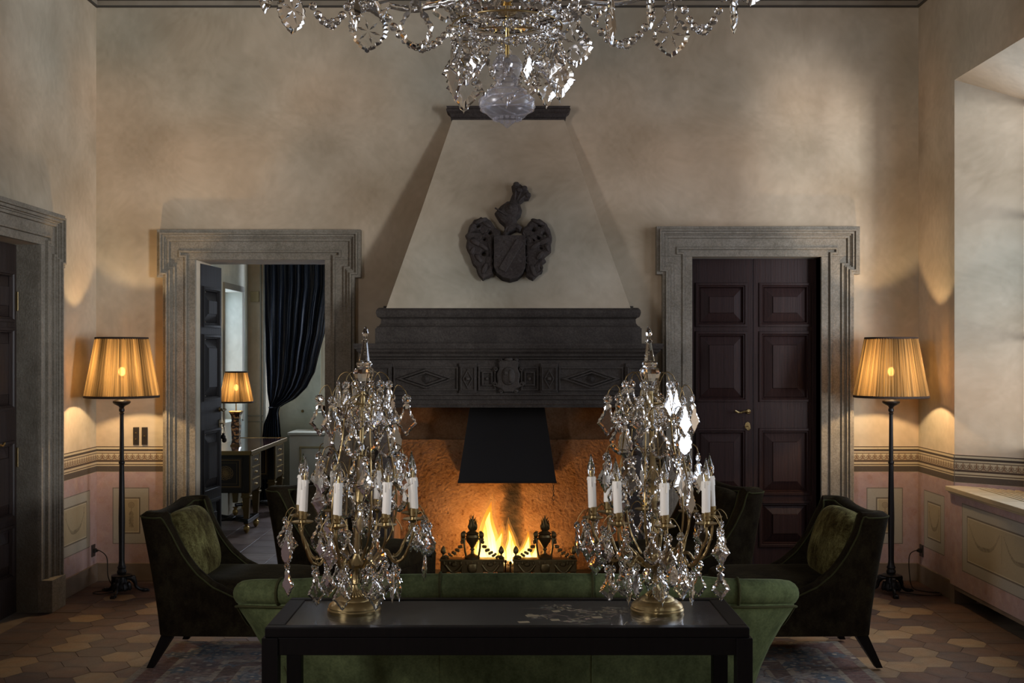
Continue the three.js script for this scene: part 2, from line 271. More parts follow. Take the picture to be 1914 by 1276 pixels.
// painted dado: thin coloured plaster skins on the walls, with bands, panels and garlands
function brush(c, pts, w, col) { c.strokeStyle = col; c.lineWidth = w; c.beginPath(); pts.forEach(([x, y], i) => i ? c.lineTo(x, y) : c.moveTo(x, y)); c.stroke(); }
function dadoTexture(L, panels, top = RAIL, rail = true) {
  const S = Math.min(560, 2040 / L), W = Math.round(L * S), H = Math.round(top * S), cv = document.createElement('canvas'); cv.width = W; cv.height = H;
  const c = cv.getContext('2d'), Y = (m) => H - m * S;
  c.fillStyle = '#a9918e'; c.fillRect(0, 0, W, H);
  for (let i = 0; i < W * H / 260; i++) { const x = rnd() * W, y = rnd() * H, r = rr(2, 26); c.fillStyle = rnd() < 0.5 ? `rgba(206,176,152,${rr(0.02, 0.10)})` : `rgba(140,92,72,${rr(0.02, 0.10)})`; c.beginPath(); c.ellipse(x, y, r, r * rr(0.4, 1), rnd() * 3, 0, 7); c.fill(); }
  const motif = (p) => {
    const X = (m) => m * S, [a, b, e, f] = p.inner;
    c.fillStyle = '#a29d90'; c.fillRect(X(p.x0), Y(p.y1), X(p.x1 - p.x0), (p.y1 - p.y0) * S);
    c.lineWidth = 3; c.strokeStyle = '#6f675f'; c.strokeRect(X(p.x0), Y(p.y1), X(p.x1 - p.x0), (p.y1 - p.y0) * S);
    c.fillStyle = '#a4977a'; c.fillRect(X(a), Y(f), X(b - a), (f - e) * S); c.lineWidth = 5; c.strokeStyle = '#6b6256'; c.strokeRect(X(a), Y(f), X(b - a), (f - e) * S);
    c.lineWidth = 2; c.strokeStyle = '#c9bfa4'; c.strokeRect(X(a) + 5, Y(f) + 5, X(b - a) - 10, (f - e) * S - 10);
    const ink = '#7d7058', leaf = (x, y, ang, s) => { c.save(); c.translate(x, y); c.rotate(ang); c.fillStyle = rnd() < 0.5 ? '#7f745c' : '#8d8268'; c.beginPath(); c.ellipse(0, 0, s, s * 0.45, 0, 0, 7); c.fill(); c.restore(); };
    const swag = (xa, xb, yt, drop) => { for (let i = 0; i <= 40; i++) { const t = i / 40, x = xa + (xb - xa) * t, y = yt + drop * (1 - Math.pow(2 * t - 1, 2)) * (0.92 + 0.08 * Math.sin(t * 9)), k = 3 + 4 * (1 - Math.abs(2 * t - 1)); leaf(x, y - k * 0.5, t * 3 - 1.2, k); leaf(x + 1, y + k * 0.5, 1.9 - t * 3, k); } };
    if (p.motif === 'garland') { const k = 0.12 * (b - a); swag(X(a + k), X(b - k), Y(f) + 40, (f - e) * S * 0.5); for (const q of [a + k, b - k]) { c.strokeStyle = ink; c.lineWidth = 2; c.beginPath(); c.ellipse(X(q), Y(f) + 30, 6, 12, 0, 0, 7); c.stroke(); brush(c, [[X(q), Y(f) + 42], [X(q) - 2, Y(f) + 42 + (f - e) * S * 0.45]], 3, '#8d8268'); } }
    if (p.motif === 'swags') { const n = p.n, w = (b - a) / n; for (let i = 0; i < n; i++) swag(X(a + i * w + 0.03), X(a + (i + 1) * w - 0.03), Y(f) + 26, (f - e) * S * 0.5); for (let i = 0; i <= n; i++) brush(c, [[X(a + i * w), Y(f) + 22], [X(a + i * w), Y(f) + 22 + (f - e) * S * 0.6]], 3, '#8d8268'); }
    if (p.motif === 'drop') { const x = X((a + b) / 2), y = Y(f) + 28; c.strokeStyle = ink; for (const r of [11, 6]) { c.lineWidth = 2; c.beginPath(); c.arc(x, y, r, 0, 7); c.stroke(); } c.fillStyle = ink; c.beginPath(); c.arc(x, y, 2, 0, 7); c.fill(); brush(c, [[x, y + 12], [x, y + 90]], 2, ink); for (let i = 0; i < 5; i++) { leaf(x - 4, y + 32 + i * 12, -1.1, 9); leaf(x + 4, y + 32 + i * 12, 1.1 + Math.PI, 9); } }
  };
  panels.forEach(motif);
  // bands of the painted rail
  if (rail) {
  const B = top - RAIL0; c.fillStyle = '#bcae91'; c.fillRect(0, 0, W, B * S);
  for (let i = 0; i < W * B * S / 120; i++) { c.fillStyle = rnd() < 0.5 ? 'rgba(225,212,184,0.07)' : 'rgba(120,96,72,0.07)'; c.fillRect(rnd() * W, rnd() * B * S, rr(3, 26), rr(1, 5)); }
  const band = (a, b, col) => { c.fillStyle = col; c.fillRect(0, Y(top - a), W, (b - a) * S); };
  band(0, 0.006, '#43372c'); band(0.020, 0.034, '#40362f'); band(0.045, 0.050, '#4f3f32'); band(0.096, 0.109, '#4a3b30'); band(0.124, 0.130, '#4f3f32'); band(0.138, 0.178, '#544a40'); band(0.150, 0.156, '#544a41');
  const per = 0.0425 * S; for (let x = rnd() * -per; x < W + per; x += per) {
    const y0 = Y(top - 0.052), y1 = Y(top - 0.096);
    c.strokeStyle = '#5c4838'; c.lineWidth = 2.2; c.beginPath(); c.moveTo(x, y0); c.bezierCurveTo(x, y1 + 5, x + per, y1 + 5, x + per, y0); c.stroke();
    c.beginPath(); c.moveTo(x + per * 0.2, y0 + 5); c.bezierCurveTo(x + per * 0.3, y1 - 4, x + per * 0.7, y1 - 4, x + per * 0.8, y0 + 5); c.stroke();
    brush(c, [[x, y0], [x, y1]], 2, '#7a5a44'); brush(c, [[x - per * 0.3, y1], [x, y1 - 8], [x + per * 0.3, y1]], 1.5, '#6b4a36'); brush(c, [[0, y0 + 9], [W, y0 + 9]], 0.6, 'rgba(120,90,66,0.25)');
  }
  }
  for (let i = 0; i < W * H / 90; i++) { const a = rr(0.02, 0.09); c.fillStyle = rnd() < 0.5 ? `rgba(235,220,195,${a})` : `rgba(60,44,34,${a})`; c.fillRect(rnd() * W, rnd() * H, rr(1, 5), rr(1, 5)); }
  const t = new THREE.CanvasTexture(cv); t.colorSpace = THREE.SRGBColorSpace; t.magFilter = THREE.LinearFilter; return t;
}
function dado(parent, xa, za, xb, zb, panels) {               // skin from a to b as seen from the room, left to right
  const L = Math.hypot(xb - xa, zb - za), g = new THREE.PlaneGeometry(L, RAIL), b = new THREE.BoxGeometry(L, RAIL, 0.004);
  b.translate(0, 0, -0.0021);
  const m = std({ map: dadoTexture(L, panels), roughness: 0.92 });
  const o = mesh('painted_dado', merge([g, b]), m, parent); o.position.set((xa + xb) / 2, RAIL / 2, (za + zb) / 2); o.rotation.y = -Math.atan2(zb - za, xb - xa); return o;
}
const dadoG = structure('trim_1');
const pan = (x0, x1, ix0, ix1, motif) => ({ x0, x1, y0: 0.262, y1: 0.652, inner: [ix0, ix1, 0.335, 0.582], motif });
dado(dadoG, XL, ZB + 0.005, -2.40, ZB + 0.005, [pan(0.12, 0.372, 0.19, 0.308, 'drop')]);
dado(dadoG, 2.41, ZB + 0.005, XR, ZB + 0.005, [pan(0.122, 0.372, 0.19, 0.308, 'drop')]);
dado(dadoG, -1.10, ZB + 0.005, -0.80, ZB + 0.005, []); dado(dadoG, 0.80, ZB + 0.005, 1.10, ZB + 0.005, []);
dado(dadoG, XL + 0.005, -7.33, XL + 0.005, ZB, [pan(0.072, 0.63, 0.15, 0.572, 'garland')]);
dado(dadoG, XR - 0.005, ZB, XR - 0.005, -7.452, [pan(0.12, 0.49, 0.19, 0.425, 'garland')]);
dado(dadoG, XR, -7.446, 3.22, -7.166, []);
dado(dadoG, XL + 0.005, ZF, XL + 0.005, -5.95, []);
function baseboard(name, geos) { const b = mesh(name, geos, M.baseboard); b.userData.kind = 'structure'; }
baseboard('baseboard_back', [box(XL, -2.43, 0, BASE_H, ZB, ZB + 0.018, 0.003), box(2.43, XR, 0, BASE_H, ZB, ZB + 0.018, 0.003), box(-1.08, -0.93, 0, BASE_H, ZB, ZB + 0.018), box(0.93, 1.08, 0, BASE_H, ZB, ZB + 0.018)]);
baseboard('baseboard_left', [box(XL, XL + 0.018, 0, BASE_H, ZB + 0.018, -7.34, 0.003), box(XL, XL + 0.018, 0, BASE_H, -5.95, ZF)]);
baseboard('baseboard_right', [box(XR - 0.018, XR, 0, BASE_H, ZB + 0.018, -7.452, 0.003), box(XR - 0.018, XR, 0, BASE_H, -5.3, -3.95), box(XR - 0.018, XR, 0, BASE_H, -1.8, -0.35)]);
{ // cornice
  const g = structure('trim_2'), m1 = std({ map: texture(128, 128, (u, v) => tone([150, 138, 120], (fbm(u, v, 8, 3) - 0.5) * 34), 1), roughness: 0.9 }), m2 = std({ color: '#4a453e', roughness: 0.9 });  // m2: shadow line under the cornice put into the dark fillet colour
  const ring = (a, b, p) => [box(XL, XR, a, b, ZB, ZB + p), box(XL, XL + p, a, b, ZB, ZF), box(XR - p, XR, a, b, ZB, ZF)];
  mesh('fillet', [...ring(4.032, 4.044, 0.016), ...ring(4.078, 4.09, 0.026)], m2, g); mesh('fascia', [...ring(4.044, 4.078, 0.012), ...ring(4.09, 4.2, 0.02), ...ring(4.2, 4.3, 0.06), ...ring(4.3, CEIL, 0.12)], m1, g);
}

// ---------- stone door surrounds with ears ----------
function surround(name, w, h, x, z, turn) {
  const g = structure(name); g.position.set(x, 0, z); g.rotation.y = turn;
  const J = w / 2 + 0.215, E = J + 0.042, T = h + 0.208, Eb = T - 0.335, yj = h;
  const levels = [[0, 0.020, 0.072], [0.020, 0.034, 0.088], [0.034, 0.052, 0.074], [0.052, 0.062, 0.060], [0.062, 0.080, 0.052], [0.080, 0.142, 0.036], [0.142, 0.158, 0.044], [0.158, null, 0.024]];
  const jamb = [], lintel = [];
  const side = (t) => Eb + t < yj ? [[-J + t, 0.2], [-J + t, Eb + t], [-E + t, Eb + t], [-E + t, yj]] : [[-J + t, 0.2], [-J + t, yj]];
  for (const [t0, t1, p] of levels) {
    const a = side(t0), b = t1 === null ? [[-w / 2, 0.2], [-w / 2, yj]] : side(t1);
    jamb.push(extrude([...a, ...b.reverse()].map(([q, r]) => [q, r]).reverse(), p, 0.003));
    const y0 = (t) => Math.max(yj, Math.min(Eb + t, T - 0.005)), ex = (t) => (Eb + t < yj ? E : E) - t;
    const notch = (t) => Eb + t > yj ? [[-J + t, yj], [-J + t, Eb + t], [-E + t, Eb + t]] : [[-E + t, yj]];
    const up = (t, s) => { const l = notch(t); l.push([-ex(t), T - t]); return s > 0 ? l.map(([q, r]) => [-q, r]).reverse() : l; };
    const outer = [...up(t0, -1), ...up(t0, 1)];
    if (t1 === null) lintel.push(extrude([...outer, ].reverse(), p, 0.003));
    else { const inner = [...up(t1, -1), ...up(t1, 1)]; lintel.push(extrude([...outer, ...inner.reverse()].reverse(), p, 0.003)); }
  }
  const L = merge(jamb);
  const mirror = (geo) => { const q = geo.clone(); q.scale(-1, 1, 1); const p = q.attributes.position; for (let i = 0; i < p.count; i += 3) for (const at of Object.values(q.attributes)) { const n = at.itemSize; for (let k = 0; k < n; k++) { const s = at.array[(i + 1) * n + k]; at.array[(i + 1) * n + k] = at.array[(i + 2) * n + k]; at.array[(i + 2) * n + k] = s; } } return q; };
  mesh('jamb', [L], M.stone, g); mesh('jamb', [mirror(L)], M.stone, g); mesh('lintel', lintel, M.stone, g);
  const pl = box(-J - 0.004, -w / 2, 0, 0.2, 0, 0.09, 0.004); mesh('plinth', pl, M.stone, g); mesh('plinth', mirror(pl), M.stone, g);
  mesh('reveal', [box(-w / 2 - 0.02, -w / 2, 0, h, -0.385, 0.001), box(w / 2, w / 2 + 0.02, 0, h, -0.385, 0.001), box(-w / 2 - 0.02, w / 2 + 0.02, h, h + 0.02, -0.385, 0.001)], M.stone, g);
  return g;
}
surround('trim_3', LD.x1 - LD.x0, LD.h, (LD.x0 + LD.x1) / 2, ZB, 0);
surround('trim_4', RD.x1 - RD.x0, RD.h, (RD.x0 + RD.x1) / 2, ZB, 0);
surround('trim_5', SD.d1 - SD.d0, SD.h, XL, -(SD.d0 + SD.d1) / 2, Math.PI / 2);

// ---------- panelled doors ----------
function leafGeo(w, h, rows) {                                // front at z = 0; returns body and panels
  const st = 0.052, holes = rows.map(([a, b]) => rect(st, w - st, a, b)), body = extrude(rect(0.002, w - 0.002, 0.006, h - 0.004), 0.045, 0.002, holes.map((q) => q.slice().reverse()));
  body.translate(0, 0, -0.045);
  const panel = ([a, b]) => {
    const x0 = st, x1 = w - st, q = (i, z) => [V(x0 + i, a + i, z), V(x1 - i, a + i, z), V(x1 - i, b - i, z), V(x0 + i, b - i, z)];
    const mould = fromRings([q(-0.012, 0.0), q(-0.010, 0.010), q(0.006, 0.012), q(0.012, 0.004), q(0.018, 0.006), q(0.024, -0.014)], true);
    const cx = Math.min(0.085, (b - a) * 0.32), field = fromRings([q(0.022, -0.018), q(0.026, -0.016), q(cx, 0.006), q(cx + 0.003, 0.013), q(cx + 0.02, 0.013)], true, false, true);
    return [smooth(mould, 0.3), smooth(field, 0.3)];
  };
  return { body, panels: rows.map(panel), back: box(st - 0.02, w - st + 0.02, 0.05, h - 0.05, -0.034, -0.022) };
}
function leaf(parent, w, h, rows, mat, x, z, turn, name = 'door_leaf') {
  const L = leafGeo(w, h, rows), o = mesh(name, [L.body, L.back], mat, parent); o.position.set(x, 0, z); o.rotation.y = turn;
  L.panels.forEach((p) => { mesh('panel', p, mat, o); });
  return o;
}
function lever(parent, x, y, z, dir, mat) {                   // lever handle with rose, key plate below
  const o = mesh('handle', [lathe([[0.0, 0.012], [0.016, 0.01], [0.02, 0.0]], 16).rotateX(Math.PI / 2), taperTube([[0, 0, 0.0], [0, 0, 0.045], [dir * 0.03, 0.004, 0.05], [dir * 0.07, -0.006, 0.05], [dir * 0.105, 0.006, 0.05]], [0.007, 0.008, 0.008, 0.007, 0.009], 20, 8)], mat, parent); o.position.set(x, y, z);
  const k = mesh('key_plate', [extrude([[-0.012, -0.03], [0.012, -0.03], [0.02, 0.0], [0.014, 0.024], [0, 0.032], [-0.014, 0.024], [-0.02, 0]], 0.005, 0.001), tube([[0, 0, 0], [0, 0, 0.03]], 0.004, 4, 6), move(new THREE.TorusGeometry(0.012, 0.003, 6, 14), 0, -0.012, 0.03)], mat, parent); k.position.set(x + dir * 0.005, y - 0.105, z);
}
const ROWS = [[0.23, 0.54], [0.60, 1.055], [1.265, 1.745], [1.80, 2.09]];
{
  const d3 = structure('door_3'), w = (RD.x1 - RD.x0) / 2; d3.position.set(RD.x0, 0, ZB - 0.10);
  const a = leaf(d3, w, RD.h, ROWS, M.redWood, 0, 0, 0), b = leaf(d3, w, RD.h, ROWS, M.redWood, w, 0, 0);
  lever(a, w - 0.035, 1.185, 0, -1, M.oldBrass);
  const d2 = structure('door_2'); d2.position.set(LD.x0 + 0.004, 0, ZB - 0.10);
  const w2 = (LD.x1 - LD.x0) / 2, l2 = leaf(d2, w2, LD.h - 0.012, ROWS.map(([p, q]) => [p, q - 0.02]), M.blackWood, 0, 0, 1.49);
  lever(l2, w2 - 0.045, 1.18, 0, -1, M.bronze);
  for (const [dx, l] of [[-0.012, 0.06], [0.012, 0.085]]) mesh('key_tassel', [tube([[w2 - 0.04, 1.065, 0.03], [w2 - 0.04 + dx, 1.05 - l * 0.5, 0.034], [w2 - 0.04 + dx, 1.05 - l, 0.03]], 0.002, 8, 5), move(superEll(0.018, 0.02, 0.018, 0.9, 10), w2 - 0.04 + dx, 1.035 - l, 0.03), move(lathe([[0.006, 0.012], [0.011, 0.006], [0.005, 0]], 10), w2 - 0.04 + dx, 1.052 - l, 0.03)], M.legWood, l2);
  const d1 = structure('door_1'), w1 = SD.d1 - SD.d0; d1.position.set(XL - 0.13, 0, -SD.d0); d1.rotation.y = Math.PI / 2;
  leaf(d1, w1 / 2, SD.h, ROWS, M.brownWood, 0, 0, 0); const r1 = leaf(d1, w1 / 2, SD.h, ROWS, M.brownWood, w1 / 2, 0, 0);
  mesh('hinge', [box(w1 / 2 - 0.012, w1 / 2 - 0.004, 1.86, 1.98, 0, 0.014, 0.003), box(w1 / 2 - 0.012, w1 / 2 - 0.004, 0.9, 1.02, 0, 0.014, 0.003)], M.oldBrass, r1);
  lever(r1, 0.06, 1.06, 0, 1, M.oldBrass);
}

// ---------- the room beyond the open door ----------
{
  const ZN = -8.5, ZE = -12.2, XN = -2.75, H = 3.3;
  const sq = box(-0.149, 0.149, -0.014, 0, -0.149, 0.149, 0.002), f2 = structure('floor_next_room'), m = [[112, 96, 92], [104, 86, 80], [122, 104, 96]].map((b) => phys({ map: texture(128, 128, (u, v) => tone(b, (fbm(u, v, 5, 4) - 0.5) * 40), 0.3), roughness: 0.38 }));
  mesh('screed', box(-3.2, 1.2, -0.16, -0.014, ZN + 0.4, ZE - 1), m[1], f2);
  for (let i = 0; i < 9; i++) for (let j = 0; j < 13; j++) { const t = mesh('floor_tile', sq, m[Math.floor(rnd() * 3)], f2); t.position.set(XN + 0.15 + i * 0.302, 0, -8.5 + 0.35 - j * 0.302 - (i & 1) * 0.151); }
  mesh('tile_field', box(-0.04, 1.0, -0.014, 0, -8.5, -12.3), m[1], f2).userData.kind = 'stuff';
  wallWith('wall_next_room_left', [box(XN - 0.4, XN, 0, H, ZN, -11.16), box(XN - 0.4, XN, 2.23, H, -11.16, -11.94), box(XN - 0.4, XN, 0, 0.92, -11.16, -11.94), box(XN - 0.4, XN, 0, H, -11.94, ZE - 1)], M.pale);
  wallWith('wall_next_room_back', [box(XN, -2.56, 0, H, ZE, ZE - 0.75), box(-2.56, -0.9, 2.75, H, ZE, ZE - 0.75), box(-0.9, 1.2, 0, H, ZE, ZE - 0.75)], M.plaster);
  wallWith('wall_window_niche', [box(-2.56, -2.10, 0, 2.75, -12.95, ZE - 0.9), box(-2.1, -0.9, 0, 0.95, -12.95, ZE - 0.9), box(-1.2, -0.9, 0.95, 2.75, -12.95, ZE - 0.9), box(-2.1, -1.2, 2.5, 2.75, -12.95, ZE - 0.9)], M.pale);
  wallWith('wall_next_room_right', [box(0.85, 1.2, 0, H, ZN, -9.8), box(0.85, 1.2, 0, 1.1, -9.8, -11), box(0.85, 1.2, 2.7, H, -9.8, -11), box(0.85, 1.2, 0, H, -11, ZE)], M.pale);
  wallWith('ceiling_next_room', [box(XN - 0.4, 1.2, H, H + 0.2, ZN, ZE - 1)], M.pale);
  casement(-1.65, 0.95, 2.5, -13.02, 0.9, 0); casement(-3.02, 0.92, 2.23, -11.55, 0.78, Math.PI / 2); casement(0.95, 1.1, 2.7, -10.4, 1.2, Math.PI / 2);
  const tr = structure('trim_6'), pm = std({ color: '#8d8a7c', roughness: 0.8 });
  mesh('rail', [box(XN, XN + 0.01, 0.93, 0.945, ZN, -11.1), box(XN, -2.58, 0.93, 0.945, ZE, ZE + 0.01), box(XN, -2.58, 0.87, 0.88, ZE, ZE + 0.008), box(XN, XN + 0.008, 0.87, 0.88, ZN, -11.1), box(-2.585, -2.565, 0, 2.75, ZE, ZE + 0.02), box(-2.62, -2.605, 0, 2.75, ZE, ZE + 0.012), box(-2.585, -0.9, 2.75, 2.77, ZE, ZE + 0.02)], pm, tr);
  mesh('casing', [box(XN, XN + 0.015, 0.9, 2.29, -11.13, -11.16), box(XN, XN + 0.015, 0.9, 2.29, -11.94, -11.97), box(XN, XN + 0.015, 2.23, 2.29, -11.16, -11.94)], std({ color: '#8e8b80', roughness: 0.8 }), tr);
}

{ // house across the lane, whose sunlit face sends light up through the bay window
  const g = structure('wall_outside'); g.position.set(7.72, 0, 1.36); g.rotation.y = -2.62;
  mesh('wall', box(-1.3, 1.3, -0.5, 3.0, -0.6, 0.0), M.pale, g); mesh('roof', box(-1.4, 1.4, 3.0, 3.15, -0.8, 0.15), M.shadedStone, g);
}

// ---------- radiator cover in the window bay ----------
{
  const g = thing('radiator_cover', 'low painted radiator cover with slotted stone-coloured top in the window bay', 'radiator cover', [2.86, 0, -6.425]);
  const m = std({ map: dadoTexture(2.01, [{ x0: 0.2, x1: 1.85, y0: 0.235, y1: 0.655, inner: [0.28, 1.77, 0.305, 0.585], motif: 'swags', n: 3 }], 0.715, false), roughness: 0.9 });
  const pl = new THREE.PlaneGeometry(2.01, 0.60); { const uv = pl.attributes.uv; for (let i = 0; i < uv.count; i++) uv.setY(i, uv.getY(i) * (0.60 / 0.715) + 0.115 / 0.715); }
  const face = mesh('front_panel', merge([pl, move(new THREE.BoxGeometry(2.01, 0.60, 0.02), 0, 0, -0.0105)]), m, g); face.position.set(0, 0.415, 0); face.rotation.y = -Math.PI / 2;
  const top = std({ map: texture(256, 256, (u, v) => tone([178, 160, 128], (fbm(u * 0.1, v, 20, 3) - 0.5) * 40), 0.8), roughness: 0.5 });
  mesh('top_frame', [box(-0.03, 0.12, 0.715, 0.745, -1.01, 1.01, 0.004), box(0.12, 0.345, 0.715, 0.745, -1.01, -0.86, 0.003), box(0.12, 0.345, 0.715, 0.745, 0.86, 1.01, 0.003), box(-0.012, 0.05, 0.700, 0.716, -1.005, 1.005, 0.003)], top, g);
  for (let k = 0; k < 6; k++) { const x = 0.138 + k * 0.036; mesh('slat', box(x, x + 0.02, 0.722, 0.744, -0.87, 0.87, 0.002), top, g); }
  mesh('plinth', [box(0.002, 0.02, 0.09, 0.116, -1.0, 1.0), box(0.0, 0.3, 0, 0.116, -1.005, -0.93), box(0.0, 0.3, 0, 0.116, 0.93, 1.005)], M.baseboard, g);
  mesh('inner_tray', [box(0.30, 0.315, 0.02, 0.7, -1, 1), box(0.03, 0.3, 0.55, 0.56, -0.98, 0.98)], M.soot, g);
}

// ---------- fireplace ----------
const FZ = ZB + 0.0;
{
  const g = thing('fireplace', 'monumental carved stone fireplace with tapering plaster hood in the centre of the wall', 'fireplace', [0.008, 0, FZ]);
  const q = (x, y, z) => [V(-x, y, 0), V(-x, y, z), V(x, y, z), V(x, y, 0)];
  mesh('hood', smooth(fromRings([q(0.812, 1.90, 0.452), q(0.60, 2.55, 0.275), q(0.388, 3.226, 0.10)], true, true, true), 0.3), M.plaster, g);
  mesh('hood_cap', stack(0.395, 0, 0.105, [[3.222, 0.0], [3.234, 0.006], [3.24, 0.002], [3.262, 0.012], [3.276, 0.03], [3.29, 0.036], [3.296, 0.03], [3.312, 0.034]]), M.carved, g);
  mesh('upper_moulding', stack(0.884, 0.02, 0.47, [[1.766, -0.006], [1.776, -0.01], [1.782, -0.022], [1.80, -0.034], [1.826, -0.036], [1.834, -0.028], [1.84, -0.014], [1.852, -0.008], [1.868, -0.004], [1.884, -0.006], [1.896, -0.014], [1.902, -0.022], [1.904, -0.05], [1.915, -0.05]]), M.shadedStone, g);
  mesh('upper_course', stack(0.884, 0.02, 0.47, [[1.664, 0], [1.766, 0]]), M.shadedStone, g);
  mesh('mantel_cornice', stack(0.93, 0.02, 0.51, [[1.555, 0.0], [1.563, 0.012], [1.572, 0.014], [1.58, 0.036], [1.596, 0.042], [1.61, 0.06], [1.626, 0.068], [1.63, 0.078], [1.652, 0.084], [1.664, 0.08]]), M.shadedStone, g);
  mesh('frieze', stack(0.93, 0.25, 0.505, [[1.337, 0], [1.555, 0]]), M.shadedStone, g);
  mesh('lower_architrave', stack(0.93, 0.25, 0.505, [[1.242, 0.0], [1.262, 0.004], [1.264, 0.012], [1.292, 0.014], [1.296, 0.022], [1.318, 0.026], [1.326, 0.034], [1.337, 0.034]]), M.shadedStone, g);
  const fz = 0.505, frame = (x0, x1, y0, y1, w, d) => extrude(rect(x0, x1, y0, y1), d, 0.004, [rect(x0 + w, x1 - w, y0 + w, y1 - w).reverse()]);
  const loz = (cx, cy, a, b, w, d) => { const p = (k) => [[cx - a * k, cy], [cx, cy - b * k], [cx + a * k, cy], [cx, cy + b * k]]; return extrude(p(1), d, 0.003, [p(1 - w).reverse()]); };
  for (const s of [-1, 1]) {
    const cx = s * 0.545;
    mesh('frieze_panel', [frame(cx - 0.215, cx + 0.215, 1.352, 1.512, 0.014, 0.014), loz(cx, 1.432, 0.195, 0.066, 0.2, 0.02), loz(cx, 1.432, 0.14, 0.047, 0.25, 0.026), move(new THREE.ConeGeometry(0.03, 0.02, 8).rotateX(Math.PI / 2), cx, 1.432, 0.012)].map((k) => move(k.index ? k.toNonIndexed() : k, 0, 0, fz)), M.shadedStone, g);
    const px = s * 0.268;
    mesh('frieze_block', [box(px - 0.058, px + 0.058, 1.337, 1.535, fz, fz + 0.022, 0.004), move(frame(px - 0.05, px + 0.05, 1.352, 1.512, 0.01, 0.012), 0, 0, fz + 0.02), move(loz(px, 1.432, 0.036, 0.066, 0.3, 0.012), 0, 0, fz + 0.02), move(superEll(0.014, 0.014, 0.01, 0.9, 8), px, 1.432, fz + 0.03)], M.shadedStone, g);
    mesh('frieze_coffer', [move(frame(s * 0.14 - 0.06, s * 0.14 + 0.06, 1.352, 1.512, 0.014, 0.014), 0, 0, fz), move(frame(s * 0.14 - 0.036, s * 0.14 + 0.036, 1.385, 1.48, 0.012, 0.02), 0, 0, fz), move(superEll(0.012, 0.012, 0.012, 0.8, 8), s * 0.14, 1.432, fz + 0.004)], M.shadedStone, g);
    const ex = s * 0.845; mesh('frieze_block', [box(ex - 0.075, ex + 0.075, 1.337, 1.535, fz, fz + 0.022, 0.004), move(frame(ex - 0.064, ex + 0.064, 1.352, 1.512, 0.012, 0.012), 0, 0, fz + 0.02)], M.shadedStone, g);
    // caryatid pilasters
    const jx = s * 0.84, j = mesh('jamb_pillar', [box(jx - 0.085, jx + 0.085, 0, 0.14, 0.0, 0.49, 0.006), box(jx - 0.065, jx + 0.065, 0.14, 0.70, 0.0, 0.42, 0.006), box(jx - 0.085, jx + 0.085, 1.16, 1.242, 0.0, 0.49, 0.006), box(jx - 0.06, jx + 0.06, 0.70, 1.16, 0.0, 0.36, 0.004)], M.shadedStone, g);
    const shaft = fromRings([[0.04, 0.14], [0.045, 0.3], [0.06, 0.70], [0.068, 0.72], [0.068, 0.75]].map(([r, y]) => [V(jx - r, y, 0.40), V(jx - r, y, 0.41 + r * 0.7), V(jx + r, y, 0.41 + r * 0.7), V(jx + r, y, 0.40)]), true, true, true);
    mesh('herm', [smooth(shaft, 0.3), move(superEll(0.07, 0.09, 0.055, 0.8, 12), jx, 0.83, 0.42), move(superEll(0.052, 0.07, 0.058, 0.9, 14), jx, 0.99, 0.44), move(superEll(0.062, 0.05, 0.06, 0.9, 12), jx, 1.045, 0.425), move(new THREE.ConeGeometry(0.011, 0.04, 6).toNonIndexed(), jx, 0.992, 0.50), move(superEll(0.02, 0.006, 0.008, 0.9, 6), jx, 0.955, 0.492), move(superEll(0.026, 0.03, 0.03, 0.9, 8), jx, 0.915, 0.425), move(superEll(0.08, 0.035, 0.05, 0.6, 10), jx, 1.115, 0.43), move(superEll(0.012, 0.005, 0.006, 0.9, 6), jx - 0.02, 1.005, 0.492), move(superEll(0.012, 0.005, 0.006, 0.9, 6), jx + 0.02, 1.005, 0.492)], M.carved, j);
  }
  // shield in the middle of the frieze
  const sh = extrude([[-0.07, 0.10], [-0.05, 0.115], [0.05, 0.115], [0.07, 0.10], [0.062, 0.06], [0.078, 0.02], [0.07, -0.03], [0.085, -0.06], [0.05, -0.075], [0.03, -0.095], [-0.03, -0.095], [-0.05, -0.075], [-0.085, -0.06], [-0.07, -0.03], [-0.078, 0.02], [-0.062, 0.06]], 0.03, 0.008);
  const scrolls = []; for (const s of [-1, 1]) for (const [x, y, r] of [[0.085, 0.055, 0.014], [0.09, -0.045, 0.016], [0.052, 0.112, 0.012], [0.05, -0.092, 0.012]]) scrolls.push(tube([...Array(12).keys()].map((i) => [s * (x + Math.cos(i * 0.8) * r * (1 - i / 14)), y + Math.sin(i * 0.8) * r * (1 - i / 14), 0.018 + i * 0.0008]), 0.006, 30, 6));
  const crest = mesh('carved_shield', [sh, ...scrolls, move(superEll(0.045, 0.06, 0.02, 0.8, 12), 0, 0.01, 0.026), move(superEll(0.012, 0.045, 0.02, 0.8, 8), 0.012, 0.01, 0.036), move(superEll(0.016, 0.016, 0.016, 0.8, 8), -0.016, 0.03, 0.036), move(superEll(0.03, 0.012, 0.02, 0.8, 8), 0, 0.12, 0.02)], M.shadedStone, g); crest.position.set(0, 1.44, fz + 0.004);
  // firebox
  const fbTex = texture(1024, 512, (u, v) => {
    const x = (u - 0.5) * 1.6, y = v * 0.98, chip = Math.max(0, fbm(u * 1.6, v, 40, 3) - 0.68) * 220, b = fbm(u * 1.6, v, 8, 4) - 0.5;
    let c = tone([146, 112, 78], b * 44 - chip + (fbm(u, v, 120, 2) - 0.5) * 26);
    const e = fbm(u * 1, v, 14, 3) - 0.5, w = 0.075 + 0.05 * e * 2 + Math.max(0, 0.3 - y) * 0.35, k = Math.max(0, 1 - Math.pow(Math.abs(x - 0.035 + e * 0.05) / w, 2)) * (y < 0.74 + e * 0.2 ? 1 : 0.35);   // licked black by smoke
